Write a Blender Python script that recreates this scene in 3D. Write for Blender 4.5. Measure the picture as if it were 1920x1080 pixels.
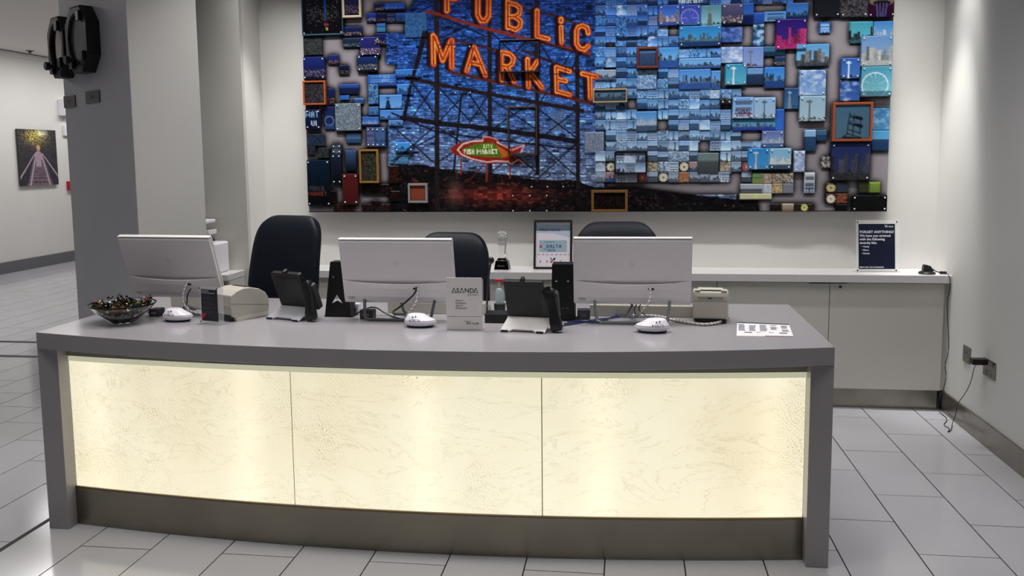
import bpy, math, random
import numpy as np
from mathutils import Matrix, Vector
random.seed(7)
RNG = np.random.RandomState(11)
PI = math.pi
S = bpy.context.scene
for o in list(bpy.data.objects): bpy.data.objects.remove(o)
C = S.collection

# ------------------------------------------------------------------ camera
FP, PITCH, YAW, ROLL, CH, CSH = 1620.55, .1081, .1339, -.0099, 1.5838, -69.557
_cy, _sy = math.cos(YAW), math.sin(YAW)
CW = np.array([-_sy*math.cos(PITCH), _cy*math.cos(PITCH), -math.sin(PITCH)])
_r = np.array([_cy, _sy, 0.]); _u = np.cross(_r, CW)
CR = math.cos(ROLL)*_r + math.sin(ROLL)*_u
CU = -math.sin(ROLL)*_r + math.cos(ROLL)*_u
CO = np.array([0, 0, CH])
cam = bpy.data.objects.new('camera', bpy.data.cameras.new('camera')); C.objects.link(cam)
cam.data.sensor_width = 36; cam.data.lens = FP/1920*36; cam.data.shift_y = CSH/1920
cam.data.clip_start = .05; cam.data.clip_end = 60
m = Matrix.Identity(4)
for i in range(3):
    m[i][0] = CR[i]; m[i][1] = CU[i]; m[i][2] = -CW[i]; m[i][3] = CO[i]
cam.matrix_world = m
S.camera = cam
def _ray(x, y): return CW + CR*((x-960)/FP) - CU*((y-540-CSH)/FP)
def at_z(x, y, z=0.): d = _ray(x, y); return CO + d*((z-CH)/d[2])
def at_y(x, y, Y): d = _ray(x, y); return CO + d*(Y/d[1])
def at_x(x, y, X): d = _ray(x, y); return CO + d*(X/d[0])
def proj(P):
    d = np.asarray(P, float)-CO; z = d@CW
    return 960+FP*(d@CR)/z, 540+CSH-FP*(d@CU)/z

# ------------------------------------------------------------------ world, lights, exposure
S.view_settings.view_transform = 'Standard'; S.view_settings.look = 'None'
S.view_settings.gamma = 1; S.view_settings.exposure = 0.0; S.view_settings.use_curve_mapping = False
wd = bpy.data.worlds.new('world'); S.world = wd; wd.use_nodes = True
wd.node_tree.nodes['Background'].inputs[0].default_value = (.8, .85, 1, 1)
wd.node_tree.nodes['Background'].inputs[1].default_value = .02
def area(name, loc, sx, sy, power, col=(1, .96, .92), spread=PI, rot=(0, 0, 0)):
    l = bpy.data.lights.new(name, 'AREA'); l.shape = 'RECTANGLE'; l.size = sx; l.size_y = sy
    l.energy = power; l.color = col; l.spread = spread
    o = bpy.data.objects.new(name, l); o.location = loc; o.rotation_euler = rot; C.objects.link(o); return o
def spot(name, loc, power, ang, blend=.6, col=(1, .96, .92), rad=.04, tgt=None):
    l = bpy.data.lights.new(name, 'SPOT'); l.energy = power; l.spot_size = math.radians(ang); l.spot_blend = blend
    l.color = col; l.shadow_soft_size = rad
    o = bpy.data.objects.new(name, l); o.location = loc; C.objects.link(o)
    if tgt: o.rotation_euler = (Vector(tgt)-Vector(loc)).to_track_quat('-Z', 'Y').to_euler()
    return o
WARM = (1, .985, .97)
area('slot_washer_light', (-.3, 5.09, 3.14), 4.3, .05, 18.5, WARM, spread=math.radians(66), rot=(math.radians(22), 0, 0))
spot('wall_corner_spot_light', (1.74, 5.36, 3.12), 60, 42, 1., WARM, tgt=(1.93, 5.44, 1.2))
spot('wall_right_fill_beam', (1.50, 5.34, 3.12), 190, 32, 1., WARM, tgt=(1.97, 5.55, .9))  # extra spot added to brighten the right wall below the corner streak
spot('wall_left_fill_beam', (-2.08, 5.42, 3.12), 85, 30, 1., WARM, tgt=(-2.58, 5.58, 1.1))  # spot added to brighten the left return wall
area('desk_fill_light', (-.9, 3.85, 3.14), 2.8, .4, 19, WARM, spread=math.radians(95))  # added fill over the desk, stands for no known fixture
area('front_fill_light', (-1.0, 2.75, 3.14), 4.2, .3, 18, WARM, spread=math.radians(92))  # unseen fill added in front of the desk
area('right_fill_light', (1.0, 4.3, 3.14), .5, 1.0, 7, WARM, spread=math.radians(85))  # fill added to lift the right wall and floor
area('pillar_fill_light', (-1.9, 4.75, 3.14), .3, .3, 7, WARM, spread=math.radians(105))  # fill added to light the side of the pillar
area('corridor_fill_light', (-6.4, 7.0, 3.14), .6, 4.0, 62, (1, .98, .98))  # room fill added for the corridor, no fixture seen
area('corridor_far_fill_light', (-7.6, 12.0, 3.14), .5, 4.0, 62, (1, .98, .98))  # same kind of unseen fill, further down the corridor

# ------------------------------------------------------------------ helpers
def srgb(r, g, b):
    f = lambda c: c/12.92 if c <= .04045 else ((c+.055)/1.055)**2.4
    return (f(r/255), f(g/255), f(b/255))
MATS = {}
def mat(name, col, rough=.5, metal=0., spec=.5, trans=0., ior=1.45, emit=None, es=0., noise=0., nscale=20., bump=0., bscale=60., coat=0., alpha=1.):
    if name in MATS: return MATS[name]
    m = bpy.data.materials.new(name); m.use_nodes = True; nt = m.node_tree; b = nt.nodes['Principled BSDF']
    b.inputs['Base Color'].default_value = (*col, 1); b.inputs['Roughness'].default_value = rough
    b.inputs['Metallic'].default_value = metal; b.inputs['Specular IOR Level'].default_value = spec
    b.inputs['Transmission Weight'].default_value = trans; b.inputs['IOR'].default_value = ior
    b.inputs['Coat Weight'].default_value = coat; b.inputs['Coat Roughness'].default_value = .08
    b.inputs['Alpha'].default_value = alpha
    if emit: b.inputs['Emission Color'].default_value = (*emit, 1); b.inputs['Emission Strength'].default_value = es
    if noise or bump:
        tc = nt.nodes.new('ShaderNodeTexCoord')
    if noise:
        n = nt.nodes.new('ShaderNodeTexNoise'); n.inputs['Scale'].default_value = nscale; n.inputs['Detail'].default_value = 4
        nt.links.new(tc.outputs['Object'], n.inputs['Vector'])
        mr = nt.nodes.new('ShaderNodeMapRange'); mr.inputs['From Min'].default_value = .3; mr.inputs['From Max'].default_value = .7
        mr.inputs['To Min'].default_value = 1-noise; mr.inputs['To Max'].default_value = 1+noise
        nt.links.new(n.outputs['Fac'], mr.inputs['Value'])
        mx = nt.nodes.new('ShaderNodeVectorMath'); mx.operation = 'SCALE'; mx.inputs[0].default_value = col
        nt.links.new(mr.outputs[0], mx.inputs['Scale']); nt.links.new(mx.outputs[0], b.inputs['Base Color'])
    if bump:
        n2 = nt.nodes.new('ShaderNodeTexNoise'); n2.inputs['Scale'].default_value = bscale; n2.inputs['Detail'].default_value = 3
        nt.links.new(tc.outputs['Object'], n2.inputs['Vector'])
        bp = nt.nodes.new('ShaderNodeBump'); bp.inputs['Strength'].default_value = bump; bp.inputs['Distance'].default_value = .01
        nt.links.new(n2.outputs['Fac'], bp.inputs['Height']); nt.links.new(bp.outputs[0], b.inputs['Normal'])
    MATS[name] = m; return m
def attr_mat(name, rough, metal=0., coat=0.):
    m = mat(name, (.5, .5, .5), rough, metal, coat=coat); nt = m.node_tree
    a = nt.nodes.new('ShaderNodeAttribute'); a.attribute_name = 'Col'
    nt.links.new(a.outputs['Color'], nt.nodes['Principled BSDF'].inputs['Base Color']); return m

class MB:
    def __init__(s): s.v = []; s.f = []
    def add(s, vs, fs, M=None):
        n = len(s.v)
        for p in vs:
            s.v.append(tuple(M @ Vector(p)) if M is not None else tuple(p))
        s.f += [tuple(i+n for i in f) for f in fs]; return s
    def box(s, x0, x1, y0, y1, z0, z1, M=None):
        return s.add([(x0,y0,z0),(x1,y0,z0),(x1,y1,z0),(x0,y1,z0),(x0,y0,z1),(x1,y0,z1),(x1,y1,z1),(x0,y1,z1)],
            [(0,3,2,1),(4,5,6,7),(0,1,5,4),(1,2,6,5),(2,3,7,6),(3,0,4,7)], M)
    def prism(s, poly, a, b, axis='y', M=None):
        n = len(poly)
        def P(u, v, w): return {'y': (u, w, v), 'z': (u, v, w), 'x': (w, u, v)}[axis]
        vs = [P(u, v, a) for u, v in poly]+[P(u, v, b) for u, v in poly]
        fs = [tuple(range(n)), tuple(range(2*n-1, n-1, -1))]+[(i, n+i, n+(i+1) % n, (i+1) % n) for i in range(n)]
        return s.add(vs, fs, M)
    def rings(s, rr, M=None, caps=True):
        n = len(rr[0]); vs = [p for r in rr for p in r]; fs = []
        for k in range(len(rr)-1):
            for i in range(n):
                j = (i+1) % n; fs.append((k*n+i, k*n+j, (k+1)*n+j, (k+1)*n+i))
        if caps: fs += [tuple(range(n-1, -1, -1)), tuple((len(rr)-1)*n+i for i in range(n))]
        return s.add(vs, fs, M)
    def lathe(s, prof, n=32, M=None, caps=True, sx=1, sy=1):
        return s.rings([[(r*math.cos(2*PI*i/n)*sx, r*math.sin(2*PI*i/n)*sy, z) for i in range(n)] for r, z in prof], M, caps)
    def tube(s, pts, r, n=8, M=None, smooth=0):
        P = [Vector(p) for p in pts]
        for _ in range(smooth):
            Q = [P[0]]
            for a, b in zip(P[:-1], P[1:]): Q += [a*.75+b*.25, a*.25+b*.75]
            P = Q+[P[-1]]
        rr = []; up = Vector((0, 0, 1))
        for i, p in enumerate(P):
            t = (P[min(i+1, len(P)-1)]-P[max(i-1, 0)]).normalized()
            a = t.cross(up)
            if a.length < .05: a = t.cross(Vector((1, 0, 0)))
            a.normalize(); b = t.cross(a); up = -b if False else up
            rad = r(i/(len(P)-1)) if callable(r) else r
            rr.append([tuple(p+a*math.cos(2*PI*k/n)*rad+b*math.sin(2*PI*k/n)*rad) for k in range(n)])
        return s.rings(rr, M)
    def ball(s, c, r, n=12, sx=1, sy=1, sz=1):
        prof = [(max(1e-4, r*math.sin(PI*k/8)), -r*math.cos(PI*k/8)*sz) for k in range(9)]
        return s.lathe(prof, n, Matrix.Translation(c), sx=sx, sy=sy)
def rrect(x0, x1, y0, y1, r, k=4):
    out = []
    for cx, cy, a0 in ((x1-r, y1-r, 0), (x0+r, y1-r, 90), (x0+r, y0+r, 180), (x1-r, y0+r, 270)):
        for i in range(k+1):
            a = math.radians(a0+90*i/k); out.append((cx+r*math.cos(a), cy+r*math.sin(a)))
    return out
def obj(name, mb, mt, parent=None, bevel=0, smooth=False, label=None, kind=None, seg=2):
    me = bpy.data.meshes.new(name); me.from_pydata(mb.v, [], mb.f); me.update()
    if mt: me.materials.append(mt)
    import bmesh
    bm = bmesh.new(); bm.from_mesh(me); bmesh.ops.recalc_face_normals(bm, faces=bm.faces); bm.to_mesh(me); bm.free()
    if smooth: me.shade_smooth() if hasattr(me, 'shade_smooth') else [setattr(p, 'use_smooth', True) for p in me.polygons]
    o = bpy.data.objects.new(name, me); C.objects.link(o)
    if parent: o.parent = parent
    if bevel:
        b = o.modifiers.new('bevel', 'BEVEL'); b.width = bevel; b.segments = seg; b.limit_method = 'ANGLE'; b.angle_limit = math.radians(35)
    if label: o['label'] = label
    if kind: o['kind'] = kind
    return o
def thing(name, label, cat, loc=(0, 0, 0), rz=0., group=None):
    o = bpy.data.objects.new(name, None); o.empty_display_size = .05; C.objects.link(o)
    o.location = loc; o.rotation_euler = (0, 0, rz); o['label'] = label; o['category'] = cat
    if group: o['group'] = group
    return o
def tag(o, label, cat, group=None):
    o['label'] = label; o['category'] = cat
    if group: o['group'] = group
    return o
def struct(name, mb, mt, label=None, **k):
    o = obj(name, mb, mt, kind='structure', **k)
    if label: o['label'] = label
    return o
_dg = None
def text_mb(s, size, M, align='LEFT', spacing=1., bold=0., mb=None, ext=0.0004):
    cu = bpy.data.curves.new('t', 'FONT'); cu.body = s; cu.size = size; cu.align_x = align
    cu.space_character = spacing; cu.offset = bold; cu.resolution_u = 2; cu.extrude = ext
    o = bpy.data.objects.new('t', cu); C.objects.link(o)
    bpy.context.view_layer.update()
    me = bpy.data.meshes.new_from_object(o.evaluated_get(bpy.context.evaluated_depsgraph_get()))
    mb = mb or MB(); mb.add([v.co for v in me.vertices], [tuple(p.vertices) for p in me.polygons], M)
    bpy.data.objects.remove(o); bpy.data.curves.remove(cu); bpy.data.meshes.remove(me); return mb
def front(x, y, z, tilt=0., scale=1., ry=0.):   # matrix: text plane facing -y
    return Matrix.Translation((x, y, z)) @ Matrix.Rotation(PI/2+tilt, 4, 'X') @ Matrix.Rotation(ry, 4, 'Z') @ Matrix.Scale(scale, 4)

# ------------------------------------------------------------------ materials
M_wall = mat('painted_wall_white', srgb(220, 219, 214), .6, noise=.015, nscale=3, bump=.03, bscale=180)
M_wallg = mat('painted_wall_greige', srgb(196, 195, 188), .6, noise=.02, nscale=3, bump=.03, bscale=180)
M_grey = mat('painted_wall_grey', srgb(204, 206, 212), .55, noise=.02, nscale=4, bump=.03, bscale=180)
M_ceil = mat('ceiling_paint', srgb(222, 217, 212), .8)
M_steel = mat('brushed_steel', srgb(150, 145, 135), .28, 1., noise=.08, nscale=8)
M_steelwarm = mat('brushed_steel_plinth', srgb(140, 134, 122), .3, 1., noise=.1, nscale=4)
M_tile = mat('white_floor_tile', srgb(190, 189, 194), .12, noise=.03, nscale=2.2, spec=.55)
M_grout = mat('dark_grout', srgb(24, 22, 22), .8)
M_quartz = mat('grey_white_quartz', srgb(164, 160, 164), .16, noise=.03, nscale=300)
M_cab = mat('cabinet_laminate', srgb(200, 198, 190), .4)
M_ctr = mat('white_counter', srgb(210, 207, 208), .2)
M_black = mat('black_plastic', srgb(26, 27, 29), .38)
M_blackm = mat('black_powder_coat', srgb(18, 19, 20), .5)
M_dgrey = mat('charcoal_plastic', srgb(52, 53, 56), .4)
M_lea = mat('navy_black_leather', srgb(20, 25, 38), .48, spec=.35, bump=.12, bscale=220)
M_mon = mat('silver_monitor_shell', srgb(236, 231, 234), .4)
M_monw = mat('pale_monitor_edge', srgb(228, 224, 222), .35)
M_alu = mat('satin_aluminium', srgb(150, 152, 156), .35, .7)
M_alud = mat('dark_aluminium', srgb(92, 95, 98), .4, .5)
M_beige = mat('beige_plastic', srgb(186, 181, 170), .45)
M_beigel = mat('pale_beige_plastic', srgb(206, 202, 190), .45)
M_white = mat('white_plastic', srgb(232, 228, 236), .25)
M_navy = mat('navy_rubber', srgb(34, 34, 84), .5)
M_paper = mat('white_paper', srgb(236, 233, 234), .7)
M_ink = mat('black_ink', srgb(22, 22, 28), .6)
M_inkg = mat('grey_ink', srgb(120, 116, 116), .6)
M_navyp = mat('navy_print', srgb(10, 18, 44), .35)
M_red = mat('red_print', srgb(190, 28, 46), .5)
M_glass = mat('clear_glass', (1, 1, 1), .02, trans=1., ior=1.45)
M_acr = mat('clear_acrylic', (.88, .90, .90), .05, alpha=.22)
M_chrome = mat('chrome', srgb(215, 215, 215), .15, 1.)
M_blue = mat('blue_cable', srgb(22, 40, 96), .4)
M_wcab = mat('white_cable', srgb(214, 210, 206), .45)

# ------------------------------------------------------------------ the room
H = .866                       # desk top height
XR, YB, XL, ZC = 1.935, 5.77, -2.51, 3.17
XC = -8.8                      # corridor wall
struct('ceiling', MB().box(-9.2, 2.3, -4.3, 17, ZC, ZC+.1), M_ceil)
struct('wall_back', MB().box(XL-.1, XR+.1, YB, YB+.2, 0, ZC), M_wall)
struct('wall_right', MB().box(XR, XR+.2, -4.1, YB, 0, ZC), M_wall)
struct('wall_left_return', MB().box(XL-.14, XL, 5.5, YB, 0, ZC), M_wall)
struct('wall_left_recess', MB().box(-3.6, XL-.0005, 5.46, 5.4998, 0, ZC), M_wallg)
KS = .93
A0 = Vector((-2.95, 4.9, 0))*KS; FD = Vector((-.829, .559, 0)).normalized(); FN = Vector((-.559, -.829, 0)).normalized(); SD = Vector((.559, .829, 0)).normalized()
def seg_box(p, q, th, z0, z1):
    p = Vector(p); q = Vector(q); d = (q-p).normalized(); n = Vector((-d.y, d.x, 0))*th
    mb = MB(); mb.prism([(p.x, p.y), (q.x, q.y), (q.x+n.x, q.y+n.y), (p.x+n.x, p.y+n.y)], z0, z1, 'z'); return mb
B0 = A0+FD*.973*KS
B1 = A0+SD*.44*KS
B2 = B0+SD*.44*KS
def pr(pts, z0, z1): return MB().prism([(p.x, p.y) for p in pts], z0, z1, 'z')
struct('wall_pillar', pr([A0, B0, B2, B1], 0, ZC), M_wall)
struct('wall_pillar_front', pr([A0-SD*.0001, A0-SD*.004, B0-SD*.004, B0-SD*.0001], 0, ZC), M_grey)
struct('wall_corridor', MB().box(XC-.2, XC, -4.1, 16.8, 0, ZC), M_wall)
struct('wall_corridor_end', MB().box(XC, 2.3, 16.5, 16.7, 0, ZC), M_wallg)
struct('wall_corridor_right', MB().box(-3.3, -3.2, 6.4, 16.5, 0, ZC), M_wallg)
struct('wall_behind_camera', MB().box(XC, XR, -4.3, -4.1, 0, ZC), M_grey)
struct('baseboard_right', MB().box(XR-.014, XR, -4.1, 5.52, 0, .128), M_steel)
struct('baseboard_corridor', MB().box(XC, XC+.015, -4.1, 16.5, 0, .165), mat('grey_baseboard', srgb(105, 106, 112), .4))
struct('baseboard_pillar', pr([A0-SD*.0042, A0-SD*.016, B0-SD*.016, B0-SD*.0042], 0, .13), M_steel)
struct('trim_1', MB().box(XC, XC+.035, -4.1, 16.5, ZC-.075, ZC-.012), mat('white_cove_trim', srgb(228, 225, 222), .6), label='white cove strip along the top of the corridor wall')

# floor of individual tiles
struct('floor', MB().box(-9.2, 2.3, -4.3, 17, -.12, -.003), M_grout)
floor_o = bpy.data.objects['floor']
TW, TL, GX = .308, .616, -.3916
tiles = []
k0 = int(math.floor((XC-GX)/TW)); k1 = int(math.ceil((XR-GX)/TW))
JX = GX-7*TW
for k in range(k0, k1):
    off = .08 if k % 2 == 0 else .385
    for j in range(-8, 28):
        x0, x1 = GX+k*TW+.0027, GX+(k+1)*TW-.0027; y0, y1 = off+j*TL+.0024, off+(j+1)*TL-.0024
        if abs(x1-JX) < .01: x1 -= .006
        if abs(x0-JX) < .01: x0 += .006
        x0 = max(x0, XC+.001); x1 = min(x1, XR-.001)
        if x1-x0 < .02 or y1 > 16.9 or y0 < -4.2: continue
        cx, cy = (x0+x1)/2, (y0+y1)/2
        if cx > -3.15 and cy > 5.9: continue
        if (cx > XL-.2 and cy > 5.72): continue
        vis = 0
        if cy > .8:
            u, v = proj((cx, cy, 0)); d = (np.array((cx, cy, 0))-CO)@CW
            if -70 < u < 1990 and v < 1150 and d > 0:
                hid = (-2.4 < cx < .68 and cy > 3.42 and v > 600 and 150 < u < 1500) or (u > 140 and u < 1480 and v < 640)
                if not hid: vis = 1/d**2/ d
        tiles.append((vis, x0, x1, y0, y1))
tiles.sort(reverse=True)
cache = {}
for i, (vis, x0, x1, y0, y1) in enumerate(tiles[:290]):
    w, l = round(x1-x0, 4), round(y1-y0, 4)
    if (w, l) not in cache:
        o = obj('tile', MB().box(-w/2, w/2, -l/2, l/2, -.008, 0), M_tile, floor_o, bevel=0)
        cache[(w, l)] = o.data
    else:
        o = bpy.data.objects.new('tile', cache[(w, l)]); C.objects.link(o); o.parent = floor_o
    o.location = ((x0+x1)/2, (y0+y1)/2, -.0001*(i % 5))
mb = MB()
for vis, x0, x1, y0, y1 in tiles[290:]: mb.box(x0, x1, y0, y1, -.008, -.0002)
obj('far_tiles', mb, M_tile, floor_o, kind='stuff')
ej = mat('expansion_joint', srgb(20, 19, 20), .6)
for Y in (6.875, 6.352):
    obj('expansion_joint', MB().box(XC+.02, -3.4, Y-.035, Y+.035, -.004, .0006), ej, floor_o)
obj('expansion_joint', MB().box(JX-.012, JX+.012, -4, 5.4, -.004, .0004), ej, floor_o)

# ------------------------------------------------------------------ reception desk
DX0, DX1, DY, DYB = -2.484, .7695, 3.303, 4.2445
XM, HW = (DX0+DX1)/2, (DX1-DX0)/2
def arc(x, y0, b): return y0-b*(1-((x-XM)/HW)**2)
desk = thing('reception_desk', 'long bow-fronted reception desk with grey-white slab top and glowing stone front panels', 'desk', (0, 0, 0))
N = 40
xs = [DX0+(DX1-DX0)*i/N for i in range(N+1)]
poly = [(x, arc(x, DY, .2)) for x in xs]+[(DX1, DYB), (DX0, DYB)]
obj('worktop', MB().prism(poly, H-.070, H, 'z'), M_quartz, desk, bevel=.002)
for x0, x1 in ((DX0, DX0+.092), (DX1-.085, DX1)):
    o = obj('side_leg', MB().box(x0, x1, DY+.0005, DYB-.001, 0, H-.0702), M_quartz, desk, bevel=.002)
PX0, PX1 = DX0+.093, DX1-.086
xs2 = [PX0+(PX1-PX0)*i/N for i in range(N+1)]
PY, PB = 3.385, .125
def strip(y, b, x0, x1, z0, z1, th, n=16):
    xx = [x0+(x1-x0)*i/n for i in range(n+1)]
    f = [(x, arc(x, y, b)) for x in xx]; return MB().prism(f+[(x, Y+th) for x, Y in reversed(f)], z0, z1, 'z')
M_trim = mat('dark_channel_metal', srgb(150, 146, 136), .45, 0)
obj('plinth', strip(PY-.008, PB, PX0, PX1, 0, .165, .03, N), M_steelwarm, desk)
obj('ledge', strip(PY-.006, PB, PX0, PX1, .1652, .172, .03, N), mat('bronze_ledge', srgb(150, 132, 100), .35, .9), desk)
obj('top_channel', strip(PY-.004, PB, PX0, PX1, .7525, .7955, .03, N), M_trim, desk)
# backlit stone
def onyx():
    m = bpy.data.materials.new('backlit_stone'); m.use_nodes = True; nt = m.node_tree; b = nt.nodes['Principled BSDF']; L = nt.links.new
    def nd(t, **k):
        n = nt.nodes.new(t)
        for a, v in k.items():
            if a in n.inputs: n.inputs[a].default_value = v
            else: setattr(n, a, v)
        return n
    tc = nd('ShaderNodeTexCoord')
    n1 = nd('ShaderNodeTexNoise', Scale=1.6, Detail=4.0)
    L(tc.outputs['Object'], n1.inputs['Vector'])
    wv = nd('ShaderNodeVectorMath', operation='MULTIPLY_ADD'); wv.inputs[1].default_value = (.35, .35, .35)
    L(n1.outputs['Color'], wv.inputs[0]); L(tc.outputs['Object'], wv.inputs[2])
    rot = nd('ShaderNodeMapping'); rot.inputs['Rotation'].default_value = (0, .55, 0); L(wv.outputs[0], rot.inputs[0])
    w1 = nd('ShaderNodeTexWave', Scale=30.0, Distortion=7.0, Detail=3.0); w1.inputs['Detail Scale'].default_value = 2
    w1.bands_direction = 'X'; L(rot.outputs[0], w1.inputs['Vector'])
    w2 = nd('ShaderNodeTexWave', Scale=44.0, Distortion=6.0, Detail=3.0); w2.inputs['Detail Scale'].default_value = 1.5
    w2.bands_direction = 'Z'; L(rot.outputs[0], w2.inputs['Vector'])
    pw1 = nd('ShaderNodeMath', operation='POWER'); L(w1.outputs['Fac'], pw1.inputs[0]); pw1.inputs[1].default_value = 5
    pw2 = nd('ShaderNodeMath', operation='POWER'); L(w2.outputs['Fac'], pw2.inputs[0]); pw2.inputs[1].default_value = 6
    # dotted crossings
    cr = nd('ShaderNodeMath', operation='MULTIPLY'); L(pw1.outputs[0], cr.inputs[0]); L(pw2.outputs[0], cr.inputs[1])
    ad = nd('ShaderNodeMath', operation='MULTIPLY_ADD'); L(pw2.outputs[0], ad.inputs[0]); ad.inputs[1].default_value = .12
    c2 = nd('ShaderNodeMath', operation='MULTIPLY'); L(cr.outputs[0], c2.inputs[0]); c2.inputs[1].default_value = 1.6; L(c2.outputs[0], ad.inputs[2])
    patch = nd('ShaderNodeTexNoise', Scale=2.3, Detail=5.0, Roughness=.6); L(tc.outputs['Object'], patch.inputs['Vector'])
    pr = nd('ShaderNodeMapRange'); pr.inputs['From Min'].default_value = .47; pr.inputs['From Max'].default_value = .66; L(patch.outputs['Fac'], pr.inputs[0])
    mk = nd('ShaderNodeMath', operation='MULTIPLY'); L(ad.outputs[0], mk.inputs[0]); L(pr.outputs[0], mk.inputs[1])
    # thin wandering veins
    vn = nd('ShaderNodeTexNoise', Scale=3.2, Detail=9.0, Roughness=.62); vn.inputs['Distortion'].default_value = 1.2
    st = nd('ShaderNodeMapping'); st.inputs['Scale'].default_value = (.8, 1, 2.2); st.inputs['Rotation'].default_value = (0, -.35, 0)
    L(tc.outputs['Object'], st.inputs[0]); L(st.outputs[0], vn.inputs['Vector'])
    sb = nd('ShaderNodeMath', operation='SUBTRACT'); L(vn.outputs['Fac'], sb.inputs[0]); sb.inputs[1].default_value = .5
    ab = nd('ShaderNodeMath', operation='ABSOLUTE'); L(sb.outputs[0], ab.inputs[0])
    vr = nd('ShaderNodeMapRange'); vr.inputs['From Min'].default_value = .0; vr.inputs['From Max'].default_value = .008; vr.inputs['To Min'].default_value = .30; vr.inputs['To Max'].default_value = 0; L(ab.outputs[0], vr.inputs[0])
    sm = nd('ShaderNodeMath', operation='ADD'); sm.use_clamp = True; L(mk.outputs[0], sm.inputs[0]); L(vr.outputs[0], sm.inputs[1])
    # cloudy body
    cl = nd('ShaderNodeTexNoise', Scale=2.0, Detail=3.0); L(tc.outputs['Object'], cl.inputs['Vector'])
    clr = nd('ShaderNodeValToRGB'); clr.color_ramp.elements[0].position = .35; clr.color_ramp.elements[1].position = .65
    clr.color_ramp.elements[0].color = (*srgb(250, 238, 204), 1); clr.color_ramp.elements[1].color = (*srgb(255, 248, 220), 1)
    L(cl.outputs['Fac'], clr.inputs[0])
    mx = nd('ShaderNodeMixRGB'); mx.inputs['Color2'].default_value = (*srgb(160, 142, 86), 1)
    L(sm.outputs[0], mx.inputs['Fac']); L(clr.outputs[0], mx.inputs['Color1'])
    # tube glow and a brighter lower part, put into the emission
    sx = nd('ShaderNodeSeparateXYZ'); L(tc.outputs['Object'], sx.inputs[0])
    prev = None
    for cx in (-2.26, -1.55, -.80, -.10, .56):
        a = nd('ShaderNodeMath', operation='SUBTRACT'); L(sx.outputs[0], a.inputs[0]); a.inputs[1].default_value = cx
        p = nd('ShaderNodeMath', operation='MULTIPLY'); L(a.outputs[0], p.inputs[0]); L(a.outputs[0], p.inputs[1])
        e = nd('ShaderNodeMath', operation='MULTIPLY'); L(p.outputs[0], e.inputs[0]); e.inputs[1].default_value = -170
        x = nd('ShaderNodeMath', operation='EXPONENT'); L(e.outputs[0], x.inputs[0])
        if prev:
            q = nd('ShaderNodeMath', operation='ADD'); L(prev.outputs[0], q.inputs[0]); L(x.outputs[0], q.inputs[1]); prev = q
        else: prev = x
    g = nd('ShaderNodeMath', operation='MULTIPLY_ADD'); L(prev.outputs[0], g.inputs[0]); g.inputs[1].default_value = .12; g.inputs[2].default_value = .92
    gz = nd('ShaderNodeMath', operation='MULTIPLY_ADD'); L(sx.outputs[2], gz.inputs[0]); gz.inputs[1].default_value = -.16; gz.inputs[2].default_value = .07
    g2 = nd('ShaderNodeMath', operation='ADD'); L(g.outputs[0], g2.inputs[0]); L(gz.outputs[0], g2.inputs[1]); g = g2
    b.inputs['Base Color'].default_value = (.12, .11, .08, 1); b.inputs['Roughness'].default_value = .15
    L(mx.outputs[0], b.inputs['Emission Color']); L(g.outputs[0], b.inputs['Emission Strength'])
    return m
M_onyx = onyx()
cuts = [PX0, -1.352, -.330, PX1]
for i in range(3):
    p = obj('stone_panel', strip(PY, PB, cuts[i]+.002, cuts[i+1]-.002, .1725, .729, .02, 14), M_onyx, desk)
    p['label'] = ['left backlit stone panel', 'middle backlit stone panel', 'right backlit stone panel'][i]
for c_ in cuts[1:3]: obj('panel_joint', strip(PY+.003, PB, c_-.0024, c_+.0024, .1725, .729, .01, 1), mat('joint_grey', srgb(120, 112, 92), .6), desk)
obj('glass_edge', strip(PY-.001, PB, PX0, PX1, .7295, .7520, .021, N), mat('pale_glass_edge', srgb(222, 222, 196), .1, emit=srgb(222, 222, 190), es=.5), desk)  # unlit glass strip given a weak glow of its own
obj('light_box', strip(PY+.034, PB, PX0, PX1, .02, .79, .012, N), mat('light_box_board', srgb(120, 118, 110), .6), desk)
obj('work_shelf', MB().box(PX0, PX1, 3.6, DYB-.02, .60, .62), M_cab, desk)

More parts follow.
